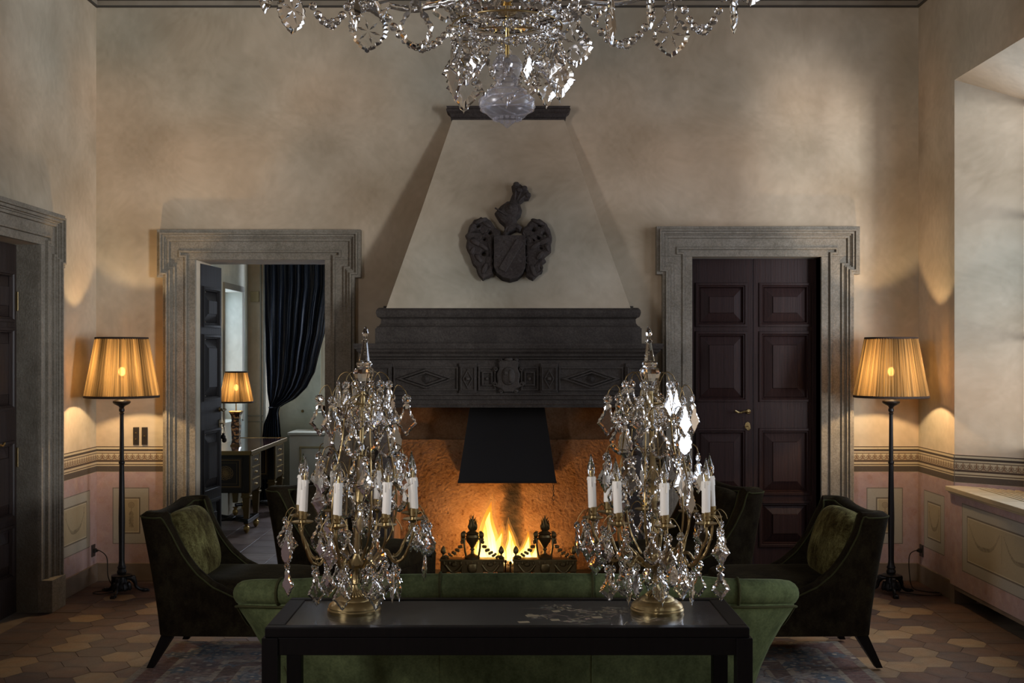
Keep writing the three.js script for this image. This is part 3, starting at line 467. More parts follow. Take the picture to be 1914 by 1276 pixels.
    const s = Math.min(1, k) * (0.72 + 0.5 * (fbm(u, v, 30, 3) - 0.5)); return c.map((q) => q * (1 - s) + 14 * s);
  }, 1, 1);
  const fbBump = texture(1024, 640, (u, v) => 128 + 120 * (fbm(u * 1.6, v, 64, 3) - 0.5) - 240 * Math.max(0, fbm(u * 1.6 + 0.3, v, 26, 2) - 0.72), 1, 1, false);
  const fbPlain = std({ map: texture(512, 512, (u, v) => tone([140, 108, 76], (fbm(u, v, 8, 4) - 0.5) * 46 + (fbm(u, v, 90, 2) - 0.5) * 24), 0.8), bumpMap: texture(512, 512, (u, v) => 128 + 170 * (fbm(u, v, 36, 3) - 0.5), 0.8, 0.8, false), bumpScale: 0.008, roughness: 0.95 });
  const back = new THREE.PlaneGeometry(1.6, 0.98, 1, 1);
  const bk = mesh('fire_back', merge([back, move(new THREE.BoxGeometry(1.6, 0.98, 0.05), 0, 0, -0.026)]), std({ map: fbTex, bumpMap: fbBump, bumpScale: 0.016, roughness: 0.95 }), g); bk.position.set(0, 0.49, -0.18);
  mesh('upper_back', box(-0.8, 0.8, 0.97, 1.64, -0.22, -0.30), fbPlain, g);
  mesh('cheek', box(-0.80, -0.775, 0, 1.3, -0.22, 0.02), fbPlain, g); mesh('cheek', box(0.775, 0.80, 0, 1.3, -0.22, 0.02), fbPlain, g);
  mesh('cheek', box(-0.785, -0.765, 0, 1.25, 0.0, 0.40), fbPlain, g); mesh('cheek', box(0.765, 0.785, 0, 1.25, 0.0, 0.40), fbPlain, g);
  mesh('hearth', box(-0.95, 0.95, 0, 0.045, -0.2, 0.62, 0.006), M.shadedStone, g);
  mesh('throat', [box(-0.79, 0.79, 1.60, 1.63, -0.22, 0.26), box(-0.93, 0.93, 1.28, 1.63, 0.23, 0.26)], M.soot, g);
}
{ // smoke canopy
  const g = thing('smoke_canopy', 'black sheet metal smoke canopy hanging inside the fireplace', 'smoke canopy', [0, 0, FZ]);
  const q = (x, y, z0, z1) => [V(-x, y, z0), V(-x, y, z1), V(x, y, z1), V(x, y, z0)];
  mesh('sheet', smooth(fromRings([q(0.338, 0.712, -0.16, 0.20), q(0.20, 1.605, -0.10, 0.10)], true), 0.3), M.soot, g);
  mesh('rim', [box(-0.34, 0.34, 0.708, 0.722, 0.194, 0.204), box(-0.34, -0.33, 0.708, 0.722, -0.16, 0.2), box(0.33, 0.34, 0.708, 0.722, -0.16, 0.2)], M.blackMetal, g);
  for (let k = 0; k < 5; k++) { const t = mesh('chain_link', boxUV(new THREE.TorusGeometry(k === 4 ? 0.012 : 0.008, 0.0022, 6, 12).scale(0.7, 1.35, 1).toNonIndexed()), M.blackMetal, g); t.position.set(0.318, 0.70 - k * 0.0235, 0.19); t.rotation.y = k & 1 ? 1.3 : 0.3; }
}
{ // coat of arms, carved in relief, fixed to the sloping hood
  const g = thing('coat_of_arms', 'dark carved stone coat of arms with helm and mantling on the hood', 'carving', [0.008, 2.415, FZ + 0.323]); g.rotation.x = -0.262;
  const z = (x, y) => [(x / 5.315 + 820 - 950) / 276, (425 - (y / 5.315 + 300)) / 276 / 0.97], circ = (x, y, r) => [...Array(8).keys()].map((i) => z(x + Math.cos(-i * 0.785) * r, y + Math.sin(-i * 0.785) * r));
  const poly = (l) => l.map(([x, y]) => z(x, y)).reverse();
  const ragged = (l) => { const out = []; l.forEach(([x, y], i) => { const [a, b] = l[(i + 1) % l.length]; out.push([x, y]); const n = Math.max(1, Math.round(Math.hypot(a - x, b - y) / 34)); for (let k = 1; k < n; k++) out.push([x + (a - x) * k / n + rr(-7, 7), y + (b - y) * k / n + rr(-7, 7)]); }); return out; };
  const L = [[600, 745], [545, 770], [545, 1110], [500, 1140], [440, 1165], [395, 1110], [375, 1040], [345, 1010], [320, 940], [275, 830], [285, 760], [265, 720], [290, 690], [300, 640], [350, 560], [420, 530], [520, 570], [560, 640], [620, 680]];
  const Rr = [[820, 680], [840, 640], [920, 560], [1000, 550], [1070, 600], [1110, 690], [1120, 740], [1110, 880], [1040, 945], [1060, 980], [1020, 1010], [1000, 1100], [930, 1165], [860, 1120], [860, 760]];
  const wing = (l, holes, name, lumps) => mesh(name, [extrude(poly(ragged(l)), 0.065, 0.018, holes.map(([x, y, r = 17]) => circ(x, y, r))), ...lumps.map(([x, y, a, b, t]) => { const s = superEll(a, b, 0.02, 0.9, 8); s.rotateZ(t); const [p, q] = z(x, y); return move(s, p, q, 0.06); })], M.carved, g);
  wing(L, [[395, 630], [455, 665], [510, 695], [450, 905, 22], [495, 985], [345, 700, 13], [400, 745, 13], [455, 760, 13]], 'mantling', [[420, 580, 0.05, 0.016, 0.4], [370, 800, 0.045, 0.02, -0.5], [440, 840, 0.05, 0.016, -0.6], [400, 960, 0.04, 0.016, -0.9], [460, 1060, 0.045, 0.018, 1.2], [340, 880, 0.03, 0.014, 1.1], [480, 620, 0.04, 0.012, -0.6]]);
  wing(Rr, [[1000, 620], [940, 665], [880, 705], [1050, 715, 20], [990, 745], [935, 770, 13], [885, 975], [985, 1055], [1015, 850, 13], [890, 790, 20]], 'mantling', [[980, 590, 0.05, 0.016, -0.4], [1040, 790, 0.045, 0.02, 0.5], [960, 830, 0.05, 0.016, 0.6], [1000, 930, 0.04, 0.016, 0.9], [930, 1080, 0.045, 0.018, -1.2], [1070, 850, 0.03, 0.014, -1.1]]);
  const helm = extrude(poly([[555, 500], [610, 430], [680, 378], [750, 375], [805, 400], [826, 470], [812, 525], [772, 565], [775, 600], [826, 640], [805, 690], [760, 668], [700, 690], [655, 745], [634, 715], [655, 660], [650, 625], [600, 580]]), 0.09, 0.03);
  mesh('helm', [helm, move(superEll(0.05, 0.045, 0.03, 0.9, 10), ...z(720, 470), 0.075), move(superEll(0.012, 0.012, 0.012, 0.9, 8), ...z(712, 468), 0.108), box(-0.05, 0.05, -0.004, 0.004, 0.09, 0.1).rotateZ(-0.6).translate(...z(620, 505), 0)], M.carved, g);
  mesh('plume', [extrude(poly([[700, 372], [735, 285], [722, 210], [765, 172], [815, 190], [840, 215], [885, 250], [912, 310], [890, 350], [850, 355], [800, 398]]), 0.06, 0.018), ...[[770, 200], [850, 240], [885, 310], [800, 260]].map(([x, y]) => move(superEll(0.022, 0.018, 0.02, 0.9, 8), ...z(x, y), 0.055)), ...[[760, 300, 0.2], [800, 315, -0.1], [835, 335, -0.5]].map(([x, y, t]) => { const s = superEll(0.008, 0.045, 0.01, 0.9, 6); s.rotateZ(t - 0.3); return move(s, ...z(x, y), 0.058); })], M.carved, g);
  const sp = poly([[548, 742], [858, 742], [858, 1050], [830, 1110], [780, 1155], [705, 1175], [630, 1155], [575, 1110], [548, 1050]]);
  const staff = box(-0.028, 0.028, -0.12, 0.12, 0.065, 0.098, 0.006); staff.rotateZ(-0.52);
  const s = mesh('shield', [extrude(sp, 0.075, 0.006)], M.carved, g);
  mesh('shield_rim', [extrude(sp, 0.09, 0.004, [sp.map(([x, y]) => [x * 0.94 + 0.0005, y * 0.97 - 0.0035]).reverse()])], M.carved, s);
  mesh('charge', [staff.translate(...z(715, 945), 0), ...[[665, 805, 0.028, 0.016, 0], [585, 950, 0.024, 0.018, 0.3], [790, 985, 0.035, 0.018, -0.6], [800, 890, 0.022, 0.008, -1], [715, 1080, 0.02, 0.01, -0.7], [625, 900, 0.014, 0.008, 0.8]].map(([x, y, a, b, t]) => { const e = superEll(a, b, 0.016, 0.9, 8); e.rotateZ(t); return move(e, ...z(x, y), 0.078); })], M.carved, s);
}

// ---------- fire ----------
{
  const g = thing('log_fire', 'burning log fire with tall yellow flames in the hearth', 'fire', [0, 0.045, FZ + 0.06]);
  const bark = std({ map: texture(128, 128, (u, v) => tone([38, 30, 26], (fbm(u, v * 0.1, 24, 3) - 0.5) * 40), 0.3), roughness: 0.95 });
  const ember = std({ color: '#140a06', emissive: new THREE.Color(1, 0.25, 0.04), emissiveIntensity: 1.5, emissiveMap: texture(128, 128, (u, v) => { const e = Math.max(0, fbm(u, v, 20, 3) - 0.5) * 700; return [e, e * 0.6, e * 0.4]; }, 0.2), roughness: 1 });
  for (const [x, z, r, l, a, y] of [[-0.10, -0.03, 0.045, 0.42, 0.12, 0.05], [0.08, 0.0, 0.05, 0.44, -0.1, 0.05], [-0.02, -0.05, 0.04, 0.40, 0.35, 0.125], [0.02, 0.05, 0.035, 0.3, -0.5, 0.04]]) {
    const o = mesh('log', taperTube([[-l / 2, 0, 0], [-l / 6, 0.006, 0.004], [l / 6, -0.004, 0], [l / 2, 0, 0.003]], [r * 0.9, r, r * 1.03, r * 0.92], 16, 10), bark, g); o.position.set(x, y, z); o.rotation.y = a;
  }
  mesh('embers', superEll(0.26, 0.03, 0.12, 0.8, 12), ember, g).position.y = 0.01;
  const grad = (top) => texture(8, 64, (u, v) => { const t = v; return [255, 232 - 110 * t * t * top, 168 - 150 * Math.min(1, t * 1.1) * top]; }, 1);
  const coreM = std({ color: 0x000000, emissive: 0xffffff, emissiveIntensity: 7.5, emissiveMap: grad(0.6), roughness: 1 });
  const veil = std({ color: 0x000000, emissive: 0xffffff, emissiveIntensity: 1.7, emissiveMap: grad(1), roughness: 1, transparent: true, opacity: 0.42, depthWrite: false });
  const veil2 = std({ color: 0x000000, emissive: new THREE.Color(1, 0.42, 0.08), emissiveIntensity: 0.8, roughness: 1, transparent: true, opacity: 0.16, depthWrite: false });
  const flame = (h, r, lean, ph) => {
    const rings = [], n = 22, m = 14;
    for (let i = 0; i <= n; i++) { const t = i / n, w = r * Math.pow(Math.sin(Math.PI * Math.pow(Math.min(t * 0.93 + 0.07, 1), 0.62)), 1.0) * (1 - 0.18 * t) + 0.0004, cx = lean * t * t + 0.012 * Math.sin(t * 6 + ph) * t, cz = 0.01 * Math.cos(t * 5 + ph) * t; rings.push([...Array(m).keys()].map((j) => { const a = -j / m * 6.2832, q = w * (1 + 0.16 * Math.sin(3 * a + ph + t * 5)); return V(cx + Math.cos(a) * q, t * h, cz + Math.sin(a) * q * 0.7); })); }
    const geo = toCreasedNormals(fromRings(rings, true, true, true), 1.4), p = geo.attributes.position, uv = new Float32Array(p.count * 2);
    for (let i = 0; i < p.count; i++) { uv[i * 2] = 0.5; uv[i * 2 + 1] = Math.min(0.985, Math.max(0.015, p.getY(i) / h)); }
    geo.setAttribute('uv', new THREE.BufferAttribute(uv, 2)); return geo;
  };
  const list = [[-0.135, 0.48, 0.085, 0.02, 0.2], [-0.165, 0.34, 0.066, 0.0, 1.4], [-0.09, 0.30, 0.062, 0.05, 2.3], [-0.045, 0.20, 0.05, 0.01, 3.2], [0.015, 0.32, 0.05, 0.005, 4.0], [0.055, 0.24, 0.046, -0.01, 5.1], [0.10, 0.19, 0.042, 0.01, 0.9], [0.145, 0.28, 0.046, -0.012, 1.9], [0.185, 0.2, 0.04, 0.01, 2.8], [-0.21, 0.2, 0.042, -0.01, 4.4]];
  for (const [x, h, r, lean, ph] of list) {
    const z = rr(-0.05, 0.05), y = 0.04;
    const o = mesh('flame', flame(h * 0.85, r * 0.72, lean * 0.8, ph), coreM, g); o.position.set(x, y, z);
    mesh('flame_veil', flame(h, r, lean, ph + 0.5), veil, o); mesh('flame_veil', flame(h * 1.14, r * 1.3, lean * 1.2, ph + 1.1), veil2, o);
  }
  for (const [x, y, z, k] of [[-0.135, 0.2, 0.0, 1.25], [0.02, 0.13, 0.0, 0.6], [0.145, 0.12, 0.0, 0.5]]) { const l = new THREE.PointLight(FIRE, k * 1.15); l.name = 'fire_light'; l.position.set(x, y + 0.045, FZ + 0.06 + z); l.castShadow = true; l.shadow.radius = 2.2; scene.add(l); }
  const gr = thing('fire_grate', 'small black iron grate bars between the two andirons', 'grate', [0.0, 0.045, FZ + 0.27]);
  for (const x of [-0.012, 0.022]) mesh('upright', [tube([[x, 0, 0], [x, 0.15 - Math.abs(x), 0]], 0.006, 4, 6), move(superEll(0.011, 0.012, 0.011, 0.9, 8), x, 0.15 - Math.abs(x), 0)], M.blackMetal, gr);
  mesh('foot_bar', box(-0.05, 0.05, 0, 0.05, -0.01, 0.02, 0.004), M.blackMetal, gr);
}
function andiron(x, label, flip) {
  const g = thing('andiron', label, 'andiron', [x, 0.045, FZ + 0.34]), s = flip;
  const swag = []; for (const k of [-1, 1]) swag.push(tube([[k * 0.065, 0.135, 0.045], [k * 0.10, 0.095, 0.05], [k * 0.14, 0.09, 0.05], [k * 0.18, 0.135, 0.045]], 0.008, 14, 6));
  const rosettes = []; for (const k of [-0.12, 0, 0.12]) rosettes.push(move(superEll(k ? 0.02 : 0.034, k ? 0.014 : 0.036, 0.014, 0.8, 8), k, k ? 0.14 : 0.115, 0.045));
  for (let k = 0; k < 11; k++) rosettes.push(move(superEll(0.008, 0.012, 0.006, 0.8, 6), -0.19 + k * 0.038, 0.148, 0.045));
  mesh('frieze', [box(-0.213, 0.213, 0.085, 0.165, -0.04, 0.04, 0.006), box(-0.075, 0.075, 0.06, 0.17, -0.05, 0.048, 0.006), box(-0.218, 0.218, 0.158, 0.172, -0.046, 0.046, 0.004), ...swag, ...rosettes], M.bronze, g);
  for (const k of [-0.19, -0.05, 0.05, 0.19]) mesh('foot', move(lathe([[0.016, 0], [0.022, 0.012], [0.014, 0.03], [0.02, 0.06], [0.024, 0.09]], 12), k, 0, 0), M.bronze, g);
  mesh('urn', [move(lathe([[0.05, 0.17], [0.052, 0.185], [0.03, 0.195], [0.012, 0.205], [0.010, 0.225], [0.016, 0.232], [0.010, 0.242], [0.022, 0.262], [0.04, 0.29], [0.046, 0.318], [0.04, 0.332], [0.046, 0.34], [0.03, 0.352], [0.018, 0.36]], 20), 0, 0, 0), ...[-1, 1].flatMap((k) => [tube([[k * 0.042, 0.30, 0], [k * 0.066, 0.318, 0], [k * 0.062, 0.352, 0], [k * 0.046, 0.346, 0]], 0.006, 12, 6), move(superEll(0.017, 0.022, 0.017, 0.8, 8), k * 0.062, 0.328, 0), tube([[k * 0.055, 0.315, 0], [k * 0.052, 0.25, 0.01], [k * 0.045, 0.2, 0], [k * 0.038, 0.172, 0]], 0.007, 12, 6)])], M.bronze, g);
  const fl = []; for (let k = 0; k < 9; k++) { const a = k * 2.4, r = 0.012 + 0.004 * (k % 3); fl.push(taperTube([[Math.cos(a) * r * 0.4, 0.355, Math.sin(a) * r * 0.4], [Math.cos(a) * r * 1.4, 0.385, Math.sin(a) * r * 1.4], [Math.cos(a + 0.6) * r * 1.1, 0.405 + 0.012 * (k % 4), Math.sin(a + 0.6) * r], [Math.cos(a + 1) * r * 1.5, 0.42 + 0.016 * (k % 4), Math.sin(a + 1) * r]], [0.008, 0.011, 0.008, 0.0008], 12, 6)); }
  mesh('flame_finial', fl, M.bronze, g);
  for (const k of [-1, 1]) {
    mesh('acorn', move(lathe([[0.016, 0.17], [0.02, 0.178], [0.008, 0.19], [0.006, 0.2], [0.018, 0.212], [0.02, 0.225], [0.014, 0.242], [0.003, 0.256]], 14), k * 0.195, 0, 0), M.bronze, g);
    const beads = []; for (let i = 0; i < 17; i++) { const t = i / 16; beads.push(move(superEll(0.012 - 0.004 * t, 0.012 - 0.004 * t, 0.011, 0.8, 6), k * (0.066 + 0.115 * Math.pow(t, 1.2)), 0.30 - 0.125 * Math.pow(t, 0.55) + 0.01 * Math.sin(i * 2.1) - (t > 0.8 ? -0.004 : 0), 0.004 * Math.sin(i * 1.7))); }
    mesh('leaf_garland', beads, M.bronze, g);
  }
}
andiron(-0.235, 'bronze urn andiron with acorn finials left of the fire', 1);
andiron(0.253, 'bronze urn andiron with acorn finials right of the fire', -1);

// ---------- lamps ----------
const shadeTex = (n, sd) => texture(1024, 64, (u, v) => {
  const a = vnoise(u * n + sd, 0.5, n), b = vnoise(u * n * 3 + sd, v * 1.3, n * 3), c = vnoise(u * 24 + sd, 0.3 + v * 0.6, 24), d = vnoise(u * n * 0.5 + sd * 2, 1.5, n / 2);
  let k2; const k = 0.30 + 0.42 * a * d * 1.6 + 0.22 * (b - 0.4) + 0.28 * (c - 0.45); k2 = Math.max(0.13, k * 1.2 - 0.04); return [214 * k2, 176 * k2, 118 * k2];
}, 1, 1);
function shadeGeo(r0, r1, y0, y1, folds) {
  const n = 720, rings = [];
  for (let i = 0; i <= 6; i++) { const t = i / 6, r = r0 + (r1 - r0) * t, ring = []; for (let j = 0; j <= n; j++) { const a = -j / n * Math.PI * 2, w = j / n * Math.PI * 2, q = r + 0.0046 * Math.sin(w * folds + 1.3 * Math.sin(w * 7) + 0.8 * Math.sin(w * 11)) * (0.75 + 0.25 * Math.sin(w * 5)); ring.push(V(Math.cos(a) * (j % n ? q : r), y0 + (y1 - y0) * t, Math.sin(a) * (j % n ? q : r))); } rings.push(ring); }
  const g = fromRings(rings, false), uv = []; for (let i = 0; i <= 6; i++) for (let j = 0; j <= n; j++) uv.push(j / n, i / 6);
  g.setAttribute('uv', new THREE.Float32BufferAttribute(uv, 2)); g.computeVertexNormals(); return g;
}
const bulbM = std({ color: 0x000000, emissive: new THREE.Color(1, 0.72, 0.36), emissiveIntensity: 45, roughness: 1 });
function lampHead(g, r0, r1, y0, y1, yb, power, sd) {         // pleated shade with trims, harp, bulb and its light
  const m = phys({ map: shadeTex(96, sd), transmission: 0.5, thickness: 0, roughness: 0.78, ior: 1.3, specularIntensity: 0.2 });
  const sh = mesh('shade', shadeGeo(r0, r1, y0, y1, 66), m, g), tm = phys({ color: '#3a2c22', roughness: 0.9 });
  mesh('trim', [boxUV(move(new THREE.TorusGeometry(r0, 0.005, 6, 60).rotateX(Math.PI / 2).scale(1, 1.8, 1), 0, y0, 0)), boxUV(move(new THREE.TorusGeometry(r1, 0.005, 6, 60).rotateX(Math.PI / 2).scale(1, 1.6, 1), 0, y1, 0))], tm, sh);
  mesh('spider', [0, 1, 2].map((k) => tube([[0, y1 - 0.03, 0], [Math.cos(k * 2.094 + 0.5) * r1, y1 - 0.004, Math.sin(k * 2.094 + 0.5) * r1]], 0.0025, 4, 5)), M.oldBrass, sh);
  const b = mesh('bulb', move(superEll(0.022, 0.03, 0.022, 1, 10), 0, yb, 0), bulbM, g);
  const l = new THREE.PointLight(WARM, power); l.name = 'lamp_light'; l.castShadow = true; l.shadow.radius = 1.0; l.position.set(g.position.x, g.position.y + yb, g.position.z); scene.add(l);
  return b;
}
function floorLamp(x, z, turn, label, socket, sd) {
  const g = thing('floor_lamp', label, 'floor lamp', [x, 0, z]);
  mesh('stem', lathe([[0.0, 0.118], [0.03, 0.118], [0.026, 0.13], [0.032, 0.145], [0.024, 0.165], [0.03, 0.172], [0.022, 0.19], [0.018, 0.22], [0.021, 0.5], [0.0155, 0.86], [0.02, 0.868], [0.02, 0.878], [0.0145, 0.886], [0.0125, 1.19], [0.016, 1.198], [0.012, 1.206], [0.018, 1.215], [0.018, 1.23], [0.014, 1.236], [0.02, 1.246], [0.05, 1.262], [0.058, 1.272], [0.056, 1.282], [0.044, 1.29], [0.03, 1.296], [0.022, 1.30], [0.01, 1.305], [0.008, 1.40], [0.0, 1.40]], 20, 0.5), M.blackMetal, g);
  mesh('collar', lathe([[0.02, 0.112], [0.062, 0.116], [0.066, 0.122], [0.055, 0.128], [0.028, 0.132]], 24), M.blackMetal, g);
  mesh('foot_bell', [lathe([[0.0, 0.02], [0.05, 0.022], [0.058, 0.04], [0.05, 0.06], [0.034, 0.085], [0.028, 0.112]], 20), ...[...Array(9).keys()].map((k) => { const s = superEll(0.012, 0.03, 0.008, 0.8, 6); s.rotateX(-0.25); s.translate(0, 0.05, 0.054); return turnY(s, k * 0.698); })], M.blackMetal, g);
  for (let k = 0; k < 3; k++) {
    const leg = [taperTube([[0.03, 0.10, 0], [0.062, 0.098, 0], [0.085, 0.07, 0], [0.092, 0.04, 0], [0.115, 0.02, 0], [0.145, 0.013, 0]], [0.012, 0.018, 0.015, 0.011, 0.012, 0.014], 18, 8), move(superEll(0.024, 0.012, 0.02, 0.8, 8), 0.15, 0.011, 0), move(superEll(0.018, 0.02, 0.017, 0.8, 8), 0.075, 0.098, 0), ...[-1, 0, 1].map((q) => move(superEll(0.009, 0.007, 0.006, 0.9, 6), 0.172, 0.007, q * 0.011))];
    mesh('paw_leg', leg.map((q) => turnY(q, turn + k * 2.094)), M.blackMetal, g);
  }
  mesh('socket_cup', move(lathe([[0.012, 1.38], [0.018, 1.385], [0.018, 1.425], [0.012, 1.43]], 14), 0, 0, 0), M.oldBrass, g);
  lampHead(g, 0.24, 0.168, 1.312, 1.70, 1.478, 1.0 * LAMP_POWER, sd);
  mesh('cord', tube(socket.map(([a, b, c]) => [a - x, b, c - z]), 0.0035, 60, 6), M.cord, g);
}
const LAMP_POWER = 1.55;
floorLamp(-2.57, -7.67, 0.5, 'tall floor lamp with pleated silk shade beside the left side door', [[-2.873, 0.225, -8.02], [-2.83, 0.225, -8.0], [-2.76, 0.19, -7.93], [-2.72, 0.08, -7.84], [-2.66, 0.02, -7.78], [-2.60, 0.008, -7.76], [-2.72, 0.006, -7.72], [-2.76, 0.006, -7.66], [-2.70, 0.006, -7.62], [-2.61, 0.012, -7.66]], 3);
floorLamp(2.56, -7.67, 0.4, 'tall floor lamp with pleated silk shade beside the window bay', [[2.876, 0.225, -8.02], [2.83, 0.225, -8.0], [2.78, 0.20, -7.95], [2.755, 0.10, -7.88], [2.75, 0.012, -7.80], [2.80, 0.006, -7.70], [2.88, 0.006, -7.66], [2.84, 0.006, -7.58], [2.72, 0.006, -7.60], [2.60, 0.012, -7.66]], 8);
for (const [x, s, label] of [[XL + 0.0075, 1, 'black wall socket with plug low on the left wall'], [XR - 0.0075, -1, 'black wall socket with plug low on the right wall']]) {
  const g = thing('wall_socket', label, 'socket', [x, 0.225, -8.02]);
  mesh('plate', box(-0.005, 0.005, -0.042, 0.042, -0.032, 0.032, 0.003), M.switchPlate, g);
  mesh('plug', [box(s * 0.004, s * 0.022, -0.014, 0.014, -0.016, 0.016, 0.004), box(s * 0.02, s * 0.034, -0.008, 0.008, -0.008, 0.008, 0.003)], M.cord, g);
}
for (const [x, n] of [[-2.611, 2], [-2.551, 1]]) {
  const g = thing('light_switch', n === 2 ? 'dark bronze switch plate with two toggles above the painted dado' : 'dark bronze switch plate with one toggle nearest the open doorway', 'switch', [x, 1.018, ZB + 0.006]);
  mesh('plate', box(-0.0205, 0.0205, -0.062, 0.062, -0.004, 0.004, 0.002), M.switchPlate, g);
  for (let k = 0; k < n; k++) mesh('toggle', move(lathe([[0.0, 0.016], [0.003, 0.015], [0.003, 0.004], [0.006, 0.003], [0.006, 0]], 10).rotateX(Math.PI / 2), 0, n === 2 ? 0.022 - k * 0.044 : 0.0, 0.004), M.oldBrass, g);
}

// ---------- rug ----------
{
  const W = 3.68, D = 2.42, S = 330, cv = document.createElement('canvas'); cv.width = Math.round(W * S); cv.height = Math.round(D * S);
  const c = cv.getContext('2d'), w = cv.width, h = cv.height; c.fillStyle = '#8d857c'; c.fillRect(0, 0, w, h);
  const bands = [[0, 14, '#8d7f6c'], [14, 50, '#76564c'], [50, 60, '#a3957f'], [60, 128, '#8f7a6e'], [128, 140, '#a89a86'], [140, 168, '#6a564c'], [168, 176, '#a3957f']];
  for (const [a, , col] of bands) { c.fillStyle = col; c.fillRect(a, a, w - 2 * a, h - 2 * a); }
  c.fillStyle = '#85827e'; c.fillRect(176, 176, w - 352, h - 352);
  const pal = ['#5d666e', '#8a837c', '#6a5a58', '#968c80', '#70787e', '#7c645c', '#9a9188', '#565e66'];
  const flower = (x, y, r, col) => { c.fillStyle = col; for (let k = 0; k < 6; k++) { c.beginPath(); c.ellipse(x + Math.cos(k * 1.047) * r * 0.6, y + Math.sin(k * 1.047) * r * 0.6, r * 0.45, r * 0.3, k * 1.047, 0, 7); c.fill(); } c.fillStyle = '#b9ab95'; c.beginPath(); c.arc(x, y, r * 0.25, 0, 7); c.fill(); };
  const vine = (x, y, a, n) => { c.strokeStyle = pal[Math.floor(rnd() * 8)]; c.lineWidth = rr(2, 5); c.beginPath(); c.moveTo(x, y); for (let i = 0; i < n; i++) { a += rr(-0.9, 0.9); x += Math.cos(a) * 16; y += Math.sin(a) * 16; c.lineTo(x, y); if (rnd() < 0.4) { c.save(); c.translate(x, y); c.rotate(a + 1); c.fillStyle = pal[Math.floor(rnd() * 8)]; c.fillRect(-7, -3, 14, 6); c.restore(); } } c.stroke(); };
  for (let i = 0; i < 900; i++) vine(rr(180, w - 180), rr(180, h - 180), rnd() * 6.28, 7);
  for (let i = 0; i < 420; i++) flower(rr(190, w - 190), rr(190, h - 190), rr(5, 15), pal[Math.floor(rnd() * 8)]);
  for (let i = 0; i < 420; i++) { const t = rnd(), side = Math.floor(rnd() * 4), q = rr(66, 122), x = side < 2 ? t * w : side === 2 ? q : w - q, y = side < 2 ? (side ? q : h - q) : t * h; flower(x, y, rr(8, 22), pal[Math.floor(rnd() * 8)]); }
  for (let i = 0; i < 90000; i++) { c.fillStyle = rnd() < 0.5 ? `rgba(160,152,142,${rr(0.08, 0.34)})` : `rgba(58,52,50,${rr(0.08, 0.34)})`; c.fillRect(rnd() * w, rnd() * h, rr(2, 12), rr(1, 3)); }
  const t = new THREE.CanvasTexture(cv); t.colorSpace = THREE.SRGBColorSpace; t.magFilter = THREE.LinearFilter;
  const nap = texture(256, 256, (u, v) => 128 + 150 * (fbm(u, v, 90, 2) - 0.5), 1, 1, false); nap.repeat.set(24, 20);
  const top = new THREE.PlaneGeometry(W, D); top.rotateX(-Math.PI / 2);
  const g = thing('rug', 'worn oriental rug with faded blue grey field and rust border under the seating', 'rug', [-0.015, 0.001, -5.14]);
  mesh('pile', move(top, 0, 0.0105, 0), std({ map: t, bumpMap: nap, bumpScale: 0.002, roughness: 1 }), g);
  mesh('backing', box(-W / 2, W / 2, 0, 0.010, -D / 2, D / 2, 0.003), std({ color: '#6a5a4c', roughness: 1 }), g);
}

// ---------- upholstered shells ----------
function uPath(w, zf, zb, r, n) {                             // plan of arm - back - arm with outward normals
  const out = [], add = (x, z, nx, nz, part) => out.push({ x, z, nx, nz, part });
  for (let i = 0; i <= n; i++) add(-w, zf + (zb + r - zf) * i / n, -1, 0, 'arm');
  for (let i = 1; i <= 8; i++) { const a = Math.PI + Math.PI / 2 * i / 8; add(-w + r + Math.cos(a) * r, zb + r + Math.sin(a) * r, Math.cos(a), Math.sin(a), 'corner'); }
  for (let i = 1; i <= n; i++) add(-w + r + (2 * w - 2 * r) * i / n, zb, 0, -1, 'back');
  for (let i = 1; i <= 8; i++) { const a = Math.PI * 1.5 + Math.PI / 2 * i / 8; add(w - r + Math.cos(a) * r, zb + r + Math.sin(a) * r, Math.cos(a), Math.sin(a), 'corner'); }
  for (let i = 1; i <= n; i++) add(w, zb + r + (zf - zb - r) * i / n, 1, 0, 'arm');
  return out;
}
function shell(path, bottom, thick, pow) {
  const rings = path.map((p) => {
    const ring = [], P = (off, y) => ring.push(V(p.x + p.nx * off, y, p.z + p.nz * off)), th = p.th ?? thick, R = Math.min(th / 2, 0.035);
    for (let i = 0; i <= 7; i++) { const t = i / 7, y = bottom + (p.h - R - bottom) * t; P(p.flare * Math.pow(t, pow), y); }
    for (let i = 1; i <= 5; i++) { const a = Math.PI * i / 6; P(p.flare - th / 2 + Math.cos(a) * th / 2, p.h - R + Math.sin(a) * R); }
    for (let i = 7; i >= 0; i--) { const t = i / 7, y = bottom + (p.h - R - bottom) * t; P(p.flare * Math.pow(t, pow) - th, y); }
    return ring;
  });
  return smooth(fromRings(rings, true, true, true), 0.9);
}
const edge = (path, off, dy) => path.map((p) => V(p.x + p.nx * (p.flare + off(p)), p.h + dy, p.z + p.nz * (p.flare + off(p))));
const armLine = [[0.40, 0.368], [0.25, 0.376], [0.07, 0.405], [-0.04, 0.457], [-0.12, 0.525], [-0.18, 0.605], [-0.225, 0.69], [-0.25, 0.745], [-0.28, 0.79], [-0.33, 0.805]];
function lerpTable(tb, z) { for (let i = 0; i < tb.length - 1; i++) if (z <= tb[i][0] && z >= tb[i + 1][0]) { const t = (tb[i][0] - z) / (tb[i][0] - tb[i + 1][0]); return tb[i][1] + (tb[i + 1][1] - tb[i][1]) * t; } return z > tb[0][0] ? tb[0][1] : tb[tb.length - 1][1]; }
